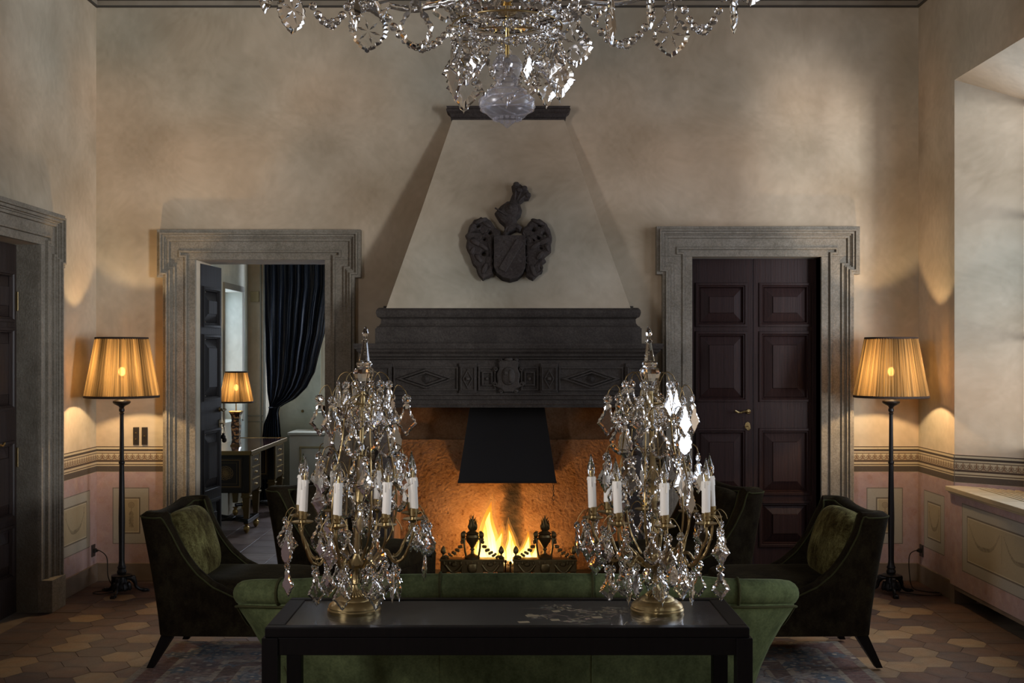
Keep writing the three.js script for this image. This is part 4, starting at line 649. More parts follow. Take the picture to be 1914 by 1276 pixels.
function buildArmchair(label, x, z, turn, fabric, soft, group) {
  const g = thing('armchair', label, 'armchair', [x, 0, z], turn, group);
  const path = uPath(0.335, 0.40, -0.325, 0.06, 26);
  for (const p of path) { p.h = p.part === 'arm' ? lerpTable(armLine, p.z) : 0.805 - (p.part === 'back' ? 0.022 * (1 - Math.pow(p.x / 0.28, 2)) : 0); const k = Math.min(1, Math.max(0, (p.h - 0.368) / 0.437)); p.flare = p.part === 'arm' ? 0.012 + 0.028 * k : 0.04 + 0.055 * Math.abs(Math.min(0, p.nz)); p.th = 0.058 + 0.035 * k; }
  const s = mesh('frame', shell(path, 0.18, 0.07, 1.25), fabric, g);
  mesh('piping', [tube(edge(path, () => 0.0, -0.026), 0.0045, 200, 6), tube(edge(path, (p) => -p.th, -0.024), 0.0045, 200, 6)], M.piping, s);
  const seat = superEll(0.272, 0.075, 0.35, 0.34, 18); mesh('seat_cushion', move(seat, 0, 0.372, 0.055), fabric, g);
  const bc = superEll(0.268, 0.195, 0.085, 0.62, 18); bc.rotateX(-0.30); mesh('back_cushion', move(bc, 0, 0.59, -0.245), soft, g);
  mesh('front_rail', box(-0.33, 0.33, 0.182, 0.33, 0.345, 0.402, 0.015), fabric, g);
  mesh('bottom_deck', box(-0.32, 0.32, 0.18, 0.23, -0.31, 0.38), fabric, g);
  for (const [sx, zz, splay] of [[-1, -0.27, -0.10], [1, -0.27, -0.10], [-1, 0.34, 0.03], [1, 0.34, 0.03]]) {
    const q = (cx, cz, w, y) => [V(cx - w, y, cz - w), V(cx - w, y, cz + w), V(cx + w, y, cz + w), V(cx + w, y, cz - w)], a = sx * 0.27;
    mesh('leg', smooth(fromRings([q(a, zz, 0.033, 0.20), q(a + sx * 0.01, zz + splay * 0.5, 0.025, 0.106), q(a + sx * 0.02, zz + splay, 0.017, 0.0125)], true, true, true).scale(1, 1, 1), 0.3), M.legWood, g);
  }
  return g;
}
const chairs = 'armchairs round the fireplace';
buildArmchair('olive velvet armchair in profile beside the open left doorway', -1.425, -6.10, Math.PI / 2 - 0.03, M.oliveVelvet, M.litCushionVelvet, chairs);
buildArmchair('olive velvet armchair in profile in front of the right floor lamp', 1.50, -6.10, -Math.PI / 2 + 0.03, M.oliveVelvet, M.litCushionVelvet, chairs);
buildArmchair('olive velvet armchair in shade left of the fire behind the left candelabrum', -0.95, -7.06, 1.18, M.oliveVelvet, M.oliveVelvet, chairs);  // rear pair: same olive velvet, cushions without the painted-in light
buildArmchair('olive velvet armchair in shade before the closed double door', 1.03, -7.0, -1.22, M.oliveVelvet, M.oliveVelvet, chairs);

// ---------- sofa ----------
{
  const g = thing('sofa', 'green velvet sofa with rolled back seen from behind', 'sofa', [0.033, 0, -4.52], Math.PI);
  const path = uPath(0.86, 0.42, -0.36, 0.16, 30);
  for (const p of path) { const u = Math.abs(p.x) / 0.83; const k = Math.min(1, Math.max(0, (p.z + 0.36) / 0.45)); p.h = p.part === 'back' ? 0.752 - 0.016 * u * u : 0.738 - 0.19 * k * k * (3 - 2 * k); p.flare = 0.055 + 0.125 * Math.abs(p.nx); p.th = 0.13; }
  const s = mesh('frame', shell(path, 0.13, 0.13, 2.1), M.sofaVelvet, g);
  const top = edge(path, () => -0.03, 0.012);
  mesh('rolled_top', [tube(top, 0.046, 160, 16), ...[0, top.length - 1].map((k) => move(superEll(0.046, 0.046, 0.03, 1, 10), top[k].x, top[k].y, top[k].z))], M.sofaVelvet, g);
  mesh('piping', tube(edge(path, () => 0.006, -0.036), 0.0045, 220, 6), M.piping, s);
  for (const x of [-0.305 + 0.033, 0.24 + 0.033]) {
    const t = new THREE.TorusGeometry(0.047, 0.0055, 8, 30); t.rotateY(Math.PI / 2); mesh('welt', boxUV(move(t.toNonIndexed(), x, 0.764, -0.36 - 0.025)), M.piping, g);
    const sm = []; for (let i = 0; i <= 10; i++) { const k = i / 10, y = 0.14 + 0.575 * k; sm.push([x, y, -0.361 - 0.055 * Math.pow(k, 2.1)]); } mesh('seam', tube(sm, 0.0018, 24, 5), M.sofaVelvet, g);
  }
  for (const s2 of [-1, 1]) { const sm = []; for (let i = 0; i <= 12; i++) { const k = i / 12, y = 0.14 + 0.58 * k; sm.push([s2 * (0.792 + 0.16 * 0 + 0.16 * Math.pow(k, 2.1)), y, -0.335 - 0.04 * Math.pow(k, 2.1)]); } mesh('piping', tube(sm, 0.0045, 30, 6), M.piping, g);
    const k = path.findIndex((p) => p.part === 'corner' && Math.sign(p.x) === s2) + (s2 < 0 ? 5 : 2), t = new THREE.TorusGeometry(0.0475, 0.0055, 8, 30); t.rotateY(Math.PI / 2 - Math.atan2(top[k + 1].z - top[k - 1].z, top[k + 1].x - top[k - 1].x)); mesh('welt', boxUV(move(t.toNonIndexed(), top[k].x, top[k].y, top[k].z)), M.piping, g); }
  for (let k = -1; k <= 1; k++) { const c = superEll(0.228, 0.075, 0.33, 0.3, 16); mesh('seat_cushion', move(c, k * 0.456, 0.385, 0.10), M.sofaVelvet, g); const b = superEll(0.225, 0.16, 0.06, 0.42, 16); b.rotateX(-0.2); mesh('back_cushion', move(b, k * 0.45, 0.57, -0.20), M.sofaVelvet, g); }
  mesh('base', box(-0.80, 0.80, 0.13, 0.32, -0.30, 0.42, 0.015), M.sofaVelvet, g);
  for (const sx of [-1, 1]) for (const zz of [-0.27, 0.35]) mesh('leg', move(lathe([[0.018, 0.0125], [0.022, 0.03], [0.03, 0.14]], 12), sx * 0.72, 0, zz), M.legWood, g);
}

// ---------- console table behind the sofa ----------
const TABLE_Y = 0.78, TZ = -3.64;
{
  const g = thing('console_table', 'long black console table with inlaid lacquer top behind the sofa', 'table', [0, 0, TZ]);
  const hx = 0.731, hz = 0.218;
  for (const [x, z] of [[-1, 1], [1, 1], [-1, -1], [1, -1]]) mesh('leg', box(x * hx, x * (hx - 0.048), 0, 0.752, z * hz, z * (hz - 0.048), 0.002), M.ebony, g);
  mesh('apron', [box(-hx + 0.04, hx - 0.04, 0.70, 0.752, hz - 0.04, hz - 0.006, 0.002), box(-hx + 0.04, hx - 0.04, 0.70, 0.752, -hz + 0.006, -hz + 0.04, 0.002), box(-hx + 0.006, -hx + 0.04, 0.70, 0.752, -hz + 0.04, hz - 0.04, 0.002), box(hx - 0.04, hx - 0.006, 0.70, 0.752, -hz + 0.04, hz - 0.04, 0.002)], M.ebony, g);
  const rail = (n, b) => mesh(n, b, M.ebony, g), f = 0.042;
  rail('top_rail', box(-hx + 0.008, hx - 0.008, 0.752, TABLE_Y + 0.003, hz - f, hz - 0.006, 0.004)); rail('top_rail', box(-hx + 0.008, hx - 0.008, 0.752, TABLE_Y + 0.003, -hz + 0.006, -hz + f, 0.004));
  rail('top_rail', box(-hx + 0.008, -hx + f + 0.02, 0.752, TABLE_Y + 0.003, -hz + f, hz - f, 0.004)); rail('top_rail', box(hx - f - 0.02, hx - 0.008, 0.752, TABLE_Y + 0.003, -hz + f, hz - f, 0.004));
  const cv = document.createElement('canvas'); cv.width = 1900; cv.height = 500; const c = cv.getContext('2d'); c.fillStyle = '#2e2f2d'; c.fillRect(0, 0, 1900, 500);
  for (let i = 0; i < 2600; i++) { c.fillStyle = rnd() < 0.5 ? `rgba(74,74,70,${rr(0.03, 0.2)})` : `rgba(16,16,16,${rr(0.03, 0.22)})`; c.fillRect(rnd() * 1900, rnd() * 500, rr(20, 200), rr(1, 3)); }
  const cols = ['#a89a74', '#85736a', '#a08276', '#bdb294', '#72786f', '#8d7d6a'];
  const blob = (x, y, r, n) => { for (let k = 0; k < n; k++) { c.save(); c.translate(x + rr(-r, r), y + rr(-r, r) * 0.8); c.rotate(rnd() * 6.3); c.fillStyle = cols[Math.floor(rnd() * 6)]; c.globalAlpha = rr(0.35, 0.9); c.beginPath(); c.ellipse(0, 0, rr(6, 20), rr(3, 8), 0, 0, 7); c.fill(); c.restore(); } c.globalAlpha = 1; };
  const U = (x) => (x + 0.67) / 1.34 * 1900;
  for (const [x, y, r, n] of [[0.16, 150, 70, 46], [0.28, 260, 90, 60], [0.10, 330, 60, 36], [0.36, 200, 60, 34], [0.22, 400, 50, 26], [0.44, 380, 40, 18]]) blob(U(x), y, r, n);
  for (let i = 0; i < 40; i++) { c.strokeStyle = cols[i % 6]; c.lineWidth = rr(2, 5); c.beginPath(); const x = U(rr(0.1, 0.5)), y = rr(120, 440); c.moveTo(x, y); c.quadraticCurveTo(x + rr(-60, 60), y + rr(-60, 60), x + rr(-130, 130), y + rr(-80, 80)); c.stroke(); }
  c.fillStyle = '#a5977a'; for (const [x, y, w] of [[0.055, 300, 60], [0.03, 420, 50], [0.13, 380, 40], [0.26, 330, 46], [0.14, 210, 36]]) { c.beginPath(); c.moveTo(U(x), y); c.lineTo(U(x) + w, y - 8); c.lineTo(U(x) + w + 8, y + 26); c.lineTo(U(x) + 10, y + 34); c.fill(); }
  for (let i = 0; i < 24; i++) { c.strokeStyle = '#6f6f6a'; c.lineWidth = rr(1, 3); c.beginPath(); const x = U(rr(0.55, 0.66)), y = rr(300, 470); c.moveTo(x, y); c.lineTo(x + rr(-40, 40), y + rr(-50, 20)); c.stroke(); }
  for (let i = 0; i < 90; i++) { c.strokeStyle = 'rgba(80,80,76,0.5)'; c.lineWidth = 1.5; c.beginPath(); const x = U(rr(-0.66, -0.4)), y = rr(60, 470); c.moveTo(x, y); c.quadraticCurveTo(x + 30, y - 20, x + rr(30, 90), y - rr(10, 50)); c.stroke(); }
  const t = new THREE.CanvasTexture(cv); t.colorSpace = THREE.SRGBColorSpace; t.magFilter = THREE.LinearFilter;
  const top = new THREE.PlaneGeometry(1.34, 0.352); top.rotateX(-Math.PI / 2);
  mesh('lacquer_panel', merge([move(top, 0, TABLE_Y, 0), move(new THREE.BoxGeometry(1.34, 0.02, 0.352), 0, TABLE_Y - 0.0102, 0)]), phys({ map: t, roughness: 0.22, clearcoat: 0.6, clearcoatRoughness: 0.08 }), g);
}

// ---------- furniture of the next room ----------
{
  const g = thing('writing_desk', 'black and gilt inlaid writing desk in the next room', 'desk', [-2.50, 0, -10.98]);
  const boulle = (() => { const cv = document.createElement('canvas'); cv.width = cv.height = 256; const c = cv.getContext('2d'); c.fillStyle = '#1b1512'; c.fillRect(0, 0, 256, 256); c.strokeStyle = '#8c7040'; for (const k of [10, 18, 40]) { c.lineWidth = k === 18 ? 5 : 2; c.strokeRect(k, k, 256 - 2 * k, 256 - 2 * k); } for (let i = 0; i < 26; i++) { c.lineWidth = 3; c.beginPath(); const a = i * 0.5, r = 20 + i * 2.6; c.ellipse(128 + Math.cos(a) * 26, 128 + Math.sin(a) * 30, r * 0.4, r * 0.55, a, 0, 4.4); c.stroke(); } const t = new THREE.CanvasTexture(cv); t.colorSpace = THREE.SRGBColorSpace; t.magFilter = THREE.LinearFilter; return t; })();
  const inlay = phys({ map: boulle, roughness: 0.35 }), dark = phys({ color: '#15110f', roughness: 0.3 });
  const topM = phys({ map: texture(256, 256, (u, v) => tone([64, 48, 52], (fbm(u, v, 10, 4) - 0.5) * 50), 0.6), roughness: 0.12, clearcoat: 0.8, clearcoatRoughness: 0.05 });
  mesh('top', box(-0.235, 0.235, 0.705, 0.733, -0.82, 0.82, 0.006), topM, g);
  mesh('top_edge', [box(0.232, 0.243, 0.70, 0.738, -0.828, 0.828, 0.003), box(-0.243, 0.243, 0.70, 0.738, 0.818, 0.828, 0.003), box(-0.243, 0.243, 0.70, 0.738, -0.828, -0.818, 0.003)], M.darkBrass, g);
  const panelG = (w, h, d) => new THREE.BoxGeometry(w, h, d);
  for (const s of [-1, 1]) {
    const z0 = s * 0.55; mesh('pedestal', box(-0.21, 0.21, 0.36, 0.70, z0 - 0.23, z0 + 0.23, 0.004), dark, g);
    const e = mesh('end_panel', panelG(0.30, 0.27, 0.006), inlay, g); e.position.set(0, 0.535, z0 + s * 0.233);
    if (s < 0) { const e2 = mesh('end_panel', panelG(0.30, 0.27, 0.006), inlay, g); e2.position.set(0, 0.535, z0 + 0.233); }
    for (let k = 0; k < 3; k++) { const d = mesh('drawer', panelG(0.012, 0.092, 0.30), inlay, g); d.position.set(0.214, 0.42 + k * 0.108, z0); mesh('drawer_rail', box(-0.006, 0.012, 0.048, 0.056, -0.15, 0.15), M.gilt, d); mesh('pull', move(superEll(0.012, 0.008, 0.03, 0.8, 8), 0.012, 0, 0), M.gilt, d); }
    for (const zz of [z0 - 0.19, z0 + 0.19]) {
      mesh('pilaster', box(0.19, 0.222, 0.36, 0.70, zz - 0.03, zz + 0.03, 0.004), M.bronze, g);
      for (const xx of [-0.18, 0.18]) {
        const q = (r, y) => [V(xx - r, y, zz - r), V(xx - r, y, zz + r), V(xx + r, y, zz + r), V(xx + r, y, zz - r)];
        mesh('leg', [smooth(fromRings([q(0.02, 0.13), q(0.022, 0.14), q(0.032, 0.32)], true, true, true), 0.3), box(xx - 0.042, xx + 0.042, 0.318, 0.335, zz - 0.042, zz + 0.042, 0.003), box(xx - 0.034, xx + 0.034, 0.335, 0.362, zz - 0.034, zz + 0.034, 0.003)], M.bronze, g);
        mesh('foot', move(lathe([[0.008, 0.0], [0.02, 0.012], [0.028, 0.035], [0.024, 0.055], [0.012, 0.066], [0.02, 0.075], [0.03, 0.085]], 12), xx, 0, zz), M.gilt, g);
      }
    }
    mesh('stretcher', [tube([[-0.18, 0.105, z0 - 0.19], [0, 0.105, z0 - 0.05], [0.18, 0.105, z0 - 0.19]], 0.017, 16, 6), tube([[-0.18, 0.105, z0 + 0.19], [0, 0.105, z0 + 0.05], [0.18, 0.105, z0 + 0.19]], 0.017, 16, 6), box(-0.03, 0.03, 0.09, 0.12, z0 - 0.08, z0 + 0.08, 0.005), box(0.16, 0.2, 0.085, 0.12, z0 - 0.22, z0 + 0.22, 0.004)], dark, g);
  }
  mesh('kneehole_back', box(-0.2, -0.17, 0.5, 0.7, -0.33, 0.33), dark, g);
  const l = thing('table_lamp', 'lit table lamp with pleated gold shade on the writing desk', 'table lamp', [-2.545, 0.733, -10.8]);
  const vase = phys({ map: texture(256, 256, (u, v) => { const n = fbm(u, v, 14, 3); return n > 0.53 ? [182, 150, 108] : n > 0.47 ? [120, 64, 40] : [46, 34, 34]; }, 0.16), roughness: 0.25, clearcoat: 0.6 });
  mesh('vase', lathe([[0.0, 0.012], [0.055, 0.012], [0.045, 0.05], [0.05, 0.12], [0.056, 0.19], [0.048, 0.24], [0.056, 0.285], [0.075, 0.315], [0.07, 0.318], [0.0, 0.316]], 4, 0.3).rotateY(0.78), vase, l);
  mesh('foot', [lathe([[0.0, 0], [0.062, 0], [0.062, 0.012], [0, 0.012]], 4, 0.3).rotateY(0.78)], M.bronze, l);
  mesh('cap', [lathe([[0.078, 0.316], [0.08, 0.322], [0.07, 0.327], [0.0, 0.327]], 4, 0.3).rotateY(0.78), lathe([[0.006, 0.32], [0.006, 0.46], [0.014, 0.465], [0.014, 0.5], [0, 0.5]], 10)], M.gilt, l);
  lampHead(l, 0.158, 0.098, 0.41, 0.69, 0.545, 0.9, 5);
  // radiator cabinet in the window niche
  const r = thing('window_cabinet', 'pale painted cabinet under the window of the next room', 'cabinet', [-2.1, 0, -12.62]);
  const pm = std({ map: texture(128, 128, (u, v) => tone([172, 172, 158], (fbm(u, v, 6, 3) - 0.5) * 24), 1), roughness: 0.8 });
  mesh('body', box(-0.24, 0.9, 0, 0.72, -0.3, 0.26, 0.004), pm, r); mesh('top', box(-0.26, 0.9, 0.72, 0.75, -0.31, 0.28, 0.005), pm, r);
  mesh('front_panel', extrude(rect(-0.13, 0.8, 0.12, 0.6), 0.008, 0.002, [rect(-0.11, 0.78, 0.14, 0.58).reverse()]).translate(0, 0, 0.26), std({ color: '#8d8460', roughness: 0.8 }), r);
  mesh('upper_box', box(-0.04, 0.9, 0.75, 0.95, -0.3, -0.05, 0.004), pm, r);
  const hk = thing('wall_hook', 'round brass tieback hook on the niche wall of the next room', 'hook', [-2.30, 0.95, -12.949]);
  mesh('hook', lathe([[0.0, 0.03], [0.014, 0.026], [0.016, 0.018], [0.006, 0.014], [0.006, 0.0]], 14).rotateX(Math.PI / 2), M.bronze, hk);
  const th = thing('wall_box', 'small cream control box on the wall of the next room', 'control box', [-2.675, 2.2, -12.194]);
  mesh('cover', box(-0.045, 0.045, -0.055, 0.055, -0.006, 0.012, 0.004), std({ color: '#a99a74', roughness: 0.6 }), th);
  // curtain gathered to the left by a tieback
  const cm = phys({ map: texture(256, 256, (u, v) => tone([35, 41, 52], (fbm(u, v * 0.1, 40, 3) - 0.5) * 20), 0.5), roughness: 0.3, sheen: 0.4, sheenRoughness: 0.3, sheenColor: new THREE.Color(0.08, 0.12, 0.2) });
  const cu = thing('curtain', 'dark blue satin curtain drawn aside in the next room', 'curtain', [-2.45, 0, -12.1]);
  const Rg = [[2.75, 0.62], [2.3, 0.61], [2.05, 0.56], [1.8, 0.52], [1.6, 0.465], [1.4, 0.42], [1.25, 0.34], [1.14, 0.22], [1.07, 0.07], [0.98, 0.045], [0.85, 0.06], [0.5, 0.09], [0.02, 0.10]], Lf = [[2.75, -0.11], [2.0, -0.105], [1.5, -0.09], [1.2, -0.075], [1.05, -0.05], [0.98, -0.06], [0.85, -0.11], [0.5, -0.15], [0.02, -0.16]];
  const skin = (y0, y1, n, folds, ph) => { const rings = [], m = 120; for (let i = 0; i <= n; i++) { const y = y1 + (y0 - y1) * i / n, a = lerpTable(Lf, y), b = lerpTable(Rg, y), w = b - a, ring = []; for (let j = 0; j <= m; j++) { const u = j / m, am = Math.min(0.032, 0.012 + w * 0.035), f = Math.sin(u * folds * 6.283 + ph + 0.7 * Math.sin(u * 9 + y)) + 0.35 * Math.sin(u * folds * 15 + ph * 2 + y * 2); const sag = y < 1.32 && y > 1.06 ? -0.07 * u * u * (1 - (y - 1.06) / 0.26) * 0.4 : 0; ring.push(V(a + w * (u + 0.012 * Math.sin(u * folds * 6.283 + ph + 1.5)), y + sag, am * f + 0.03 * Math.sin(u * 3))); } rings.push(ring); } const q = fromRings(rings, false), uv = []; rings.forEach((r2, i) => r2.forEach((p, j) => uv.push(j / 120, i / n))); q.setAttribute('uv', new THREE.Float32BufferAttribute(uv, 2)); q.computeVertexNormals(); return q; };
  mesh('cloth', skin(0.02, 2.74, 120, 8, 0.4), cm, cu); const tb = mesh('tieback', boxUV(new THREE.TorusGeometry(0.05, 0.008, 8, 24).scale(1, 0.6, 1).rotateX(Math.PI / 2).toNonIndexed()), cm, cu); tb.position.set(-0.005, 1.03, 0.0);
  mesh('rod', tube([[-0.14, 2.745, 0.03], [0.9, 2.745, 0.03]], 0.012, 4, 8), M.oldBrass, cu);
}

// ---------- cut crystal ----------
function plate(half, h, t, scallop, star = false, inset = 0.66) {   // flat cut pendant: outline from half widths, bevelled both sides; hangs down from y = 0
  const out = []; const side = [];
  half.forEach(([y, w], i) => { side.push([w, -y]); if (i < half.length - 1) { const [y2, w2] = half[i + 1]; const n = Math.max(1, Math.round(Math.hypot(y2 - y, w2 - w) / scallop)); for (let k = 1; k < n; k++) { const s = k / n, e = (k & 1) ? -0.022 : 0.012; side.push([w + (w2 - w) * s + e, -(y + (y2 - y) * s)]); } } });
  const pts = [...side.map(([x, y]) => [x, y]), ...side.slice().reverse().map(([x, y]) => [-x, y])].filter(([x, y], i, l) => { const [a, b] = l[(i + l.length - 1) % l.length]; return Math.hypot(x - a, y - b) > 1e-4; });
  const cy = -0.56, ring = (s, z) => pts.map(([x, y]) => V(x * s * h, (cy + (y - cy) * s) * h, z));
  const rings = [ring(inset, t / 2), ring(0.9, t * 0.30), ring(1, t * 0.08), ring(1, -t * 0.08), ring(0.9, -t * 0.30), ring(inset, -t / 2)];
  const g = fromRings(rings.reverse(), true, true, true).toNonIndexed(); g.computeVertexNormals(); const list = [boxUV(g)];
  if (star) for (let k = 0; k < 6; k++) { const p = new THREE.OctahedronGeometry(1, 0); p.scale(h * 0.028, h * 0.12, t * 0.3); p.translate(0, h * 0.15, 0); p.rotateZ(k * Math.PI / 3 + 0.3); p.translate(0, cy * h, t * 0.5); list.push(boxUV(p.toNonIndexed())); }
  return merge(list);
}
const LEAF = [[0, 0.05], [0.06, 0.12], [0.14, 0.10], [0.22, 0.13], [0.34, 0.19], [0.48, 0.28], [0.60, 0.32], [0.66, 0.25], [0.80, 0.15], [0.92, 0.07], [1, 0.0]];
const KITE = [[0, 0.05], [0.08, 0.13], [0.18, 0.10], [0.32, 0.20], [0.52, 0.31], [0.62, 0.36], [0.70, 0.26], [0.84, 0.12], [1, 0.0]];
const OVAL = [[0, 0.05], [0.10, 0.12], [0.20, 0.13], [0.36, 0.25], [0.54, 0.33], [0.72, 0.31], [0.88, 0.20], [0.96, 0.10], [1, 0.0]];
const DAGGER = [[0, 0.03], [0.1, 0.07], [0.3, 0.09], [0.6, 0.115], [0.8, 0.08], [1, 0.0]];
const STARP = [[0, 0.06], [0.08, 0.14], [0.18, 0.09], [0.28, 0.15], [0.40, 0.26], [0.52, 0.33], [0.62, 0.35], [0.74, 0.30], [0.86, 0.19], [0.94, 0.10], [1, 0.0]];
const HEART = [[0, 0.06], [0.05, 0.16], [0.14, 0.30], [0.30, 0.40], [0.50, 0.42], [0.66, 0.37], [0.80, 0.26], [0.92, 0.12], [1, 0.0]];
const DROP = { leaf: plate(LEAF, 0.098, 0.012, 0.07, false, 0.72), kite: plate(KITE, 0.092, 0.013, 0.07, false, 0.5), oval: plate(OVAL, 0.092, 0.012, 0.075, false, 0.76), dagger: plate(DAGGER, 0.10, 0.010, 0.09, false, 0.4), small: plate(KITE, 0.07, 0.011, 0.08, false, 0.6), star: plate(STARP, 0.128, 0.012, 0.055, true, 0.8), heart: plate(HEART, 0.105, 0.012, 0.055, true, 0.8), long: plate(LEAF, 0.125, 0.014, 0.06, false, 0.55) };
const ROSE = (() => { const n = 20, ring = (r, z, d) => [...Array(n).keys()].map((i) => { const a = i / n * 6.2832, q = r * (1 - d * (i & 1)); return V(Math.cos(a) * q, Math.sin(a) * q, z); }); const g = fromRings([ring(0.003, -0.0035, 0), ring(0.009, -0.004, 0.05), ring(0.0135, -0.001, 0.13), ring(0.0135, 0.001, 0.13), ring(0.009, 0.004, 0.05), ring(0.004, 0.0026, 0.1)], true, true, true).toNonIndexed(); g.computeVertexNormals(); return boxUV(g); })();
const BEAD = (() => { const g = new THREE.IcosahedronGeometry(1, 1); g.scale(0.0115, 0.0115, 0.0075); g.deleteAttribute('uv'); const q = g.index ? g.toNonIndexed() : g; q.computeVertexNormals(); return boxUV(q); })();
function pendant(parent, p, yaw, kind, scale = 1, rose = true) {   // rosette with a drop below it; p is where the hook ends
  const o = mesh('pendant', DROP[kind], M.crystal, parent); o.position.set(p.x, p.y - (rose ? 0.027 * scale : 0.002), p.z); o.rotation.set(rr(-0.05, 0.05), 0.5 * Math.sin(yaw) + rr(-0.65, 0.65), rr(-0.06, 0.06)); o.scale.setScalar(scale);
  if (rose) { const r = mesh('rosette', ROSE, M.crystal, o); r.position.set(0, 0.0128, 0); r.rotation.y = rr(-0.4, 0.4); r.scale.setScalar(1.08); }
  return o;
}
const facetLathe = (pts, n) => { const g = new THREE.LatheGeometry(pts.map(([r, y]) => new THREE.Vector2(Math.max(r, 1e-5), y)), n).toNonIndexed(); stripped(g); g.computeVertexNormals(); return boxUV(g); };
const candleGeo = (() => { const drips = []; for (let k = 0; k < 6; k++) { const a = k * 1.05 + 0.2, l = 0.008 + 0.009 * ((k * 7) % 3); drips.push(taperTube([[Math.cos(a) * 0.0118, 0.089, Math.sin(a) * 0.0118], [Math.cos(a) * 0.0128, 0.089 - l * 0.5, Math.sin(a) * 0.0128], [Math.cos(a) * 0.0128, 0.089 - l, Math.sin(a) * 0.0128]], [0.0016, 0.002, 0.0026], 6, 6)); } return merge([lathe([[0, 0], [0.0122, 0], [0.0122, 0.088], [0.0115, 0.0905], [0.009, 0.0905], [0, 0.089]], 20), ...drips]); })();
const bulbGeo = lathe([[0.007, 0], [0.0095, 0.008], [0.0112, 0.02], [0.0098, 0.032], [0.006, 0.042], [0.003, 0.052], [0.0008, 0.062], [0, 0.063]], 16, 1.2);
const bulbCore = merge([lathe([[0.003, 0], [0.003, 0.012], [0.0015, 0.02], [0, 0.021]], 8), tube([[-0.002, 0.018, 0], [-0.003, 0.028, 0], [0.003, 0.028, 0], [0.002, 0.018, 0]], 0.0004, 10, 4)]);
const panGeo = lathe([[0.006, 0], [0.010, 0.004], [0.032, 0.010], [0.034, 0.013], [0.030, 0.014], [0.011, 0.009], [0.010, 0.018], [0.0135, 0.022], [0.0138, 0.046], [0.012, 0.047], [0, 0.046]], 24, 0.5);
const hookTo = (a, b, up, r = 0.0016) => { const m = a.clone().lerp(b, 0.45); m.y = Math.max(a.y, b.y) + up; const q = a.clone().lerp(b, 0.85); q.y = b.y + up * 0.75; return tube([a, m, q, b], r, 14, 5); };

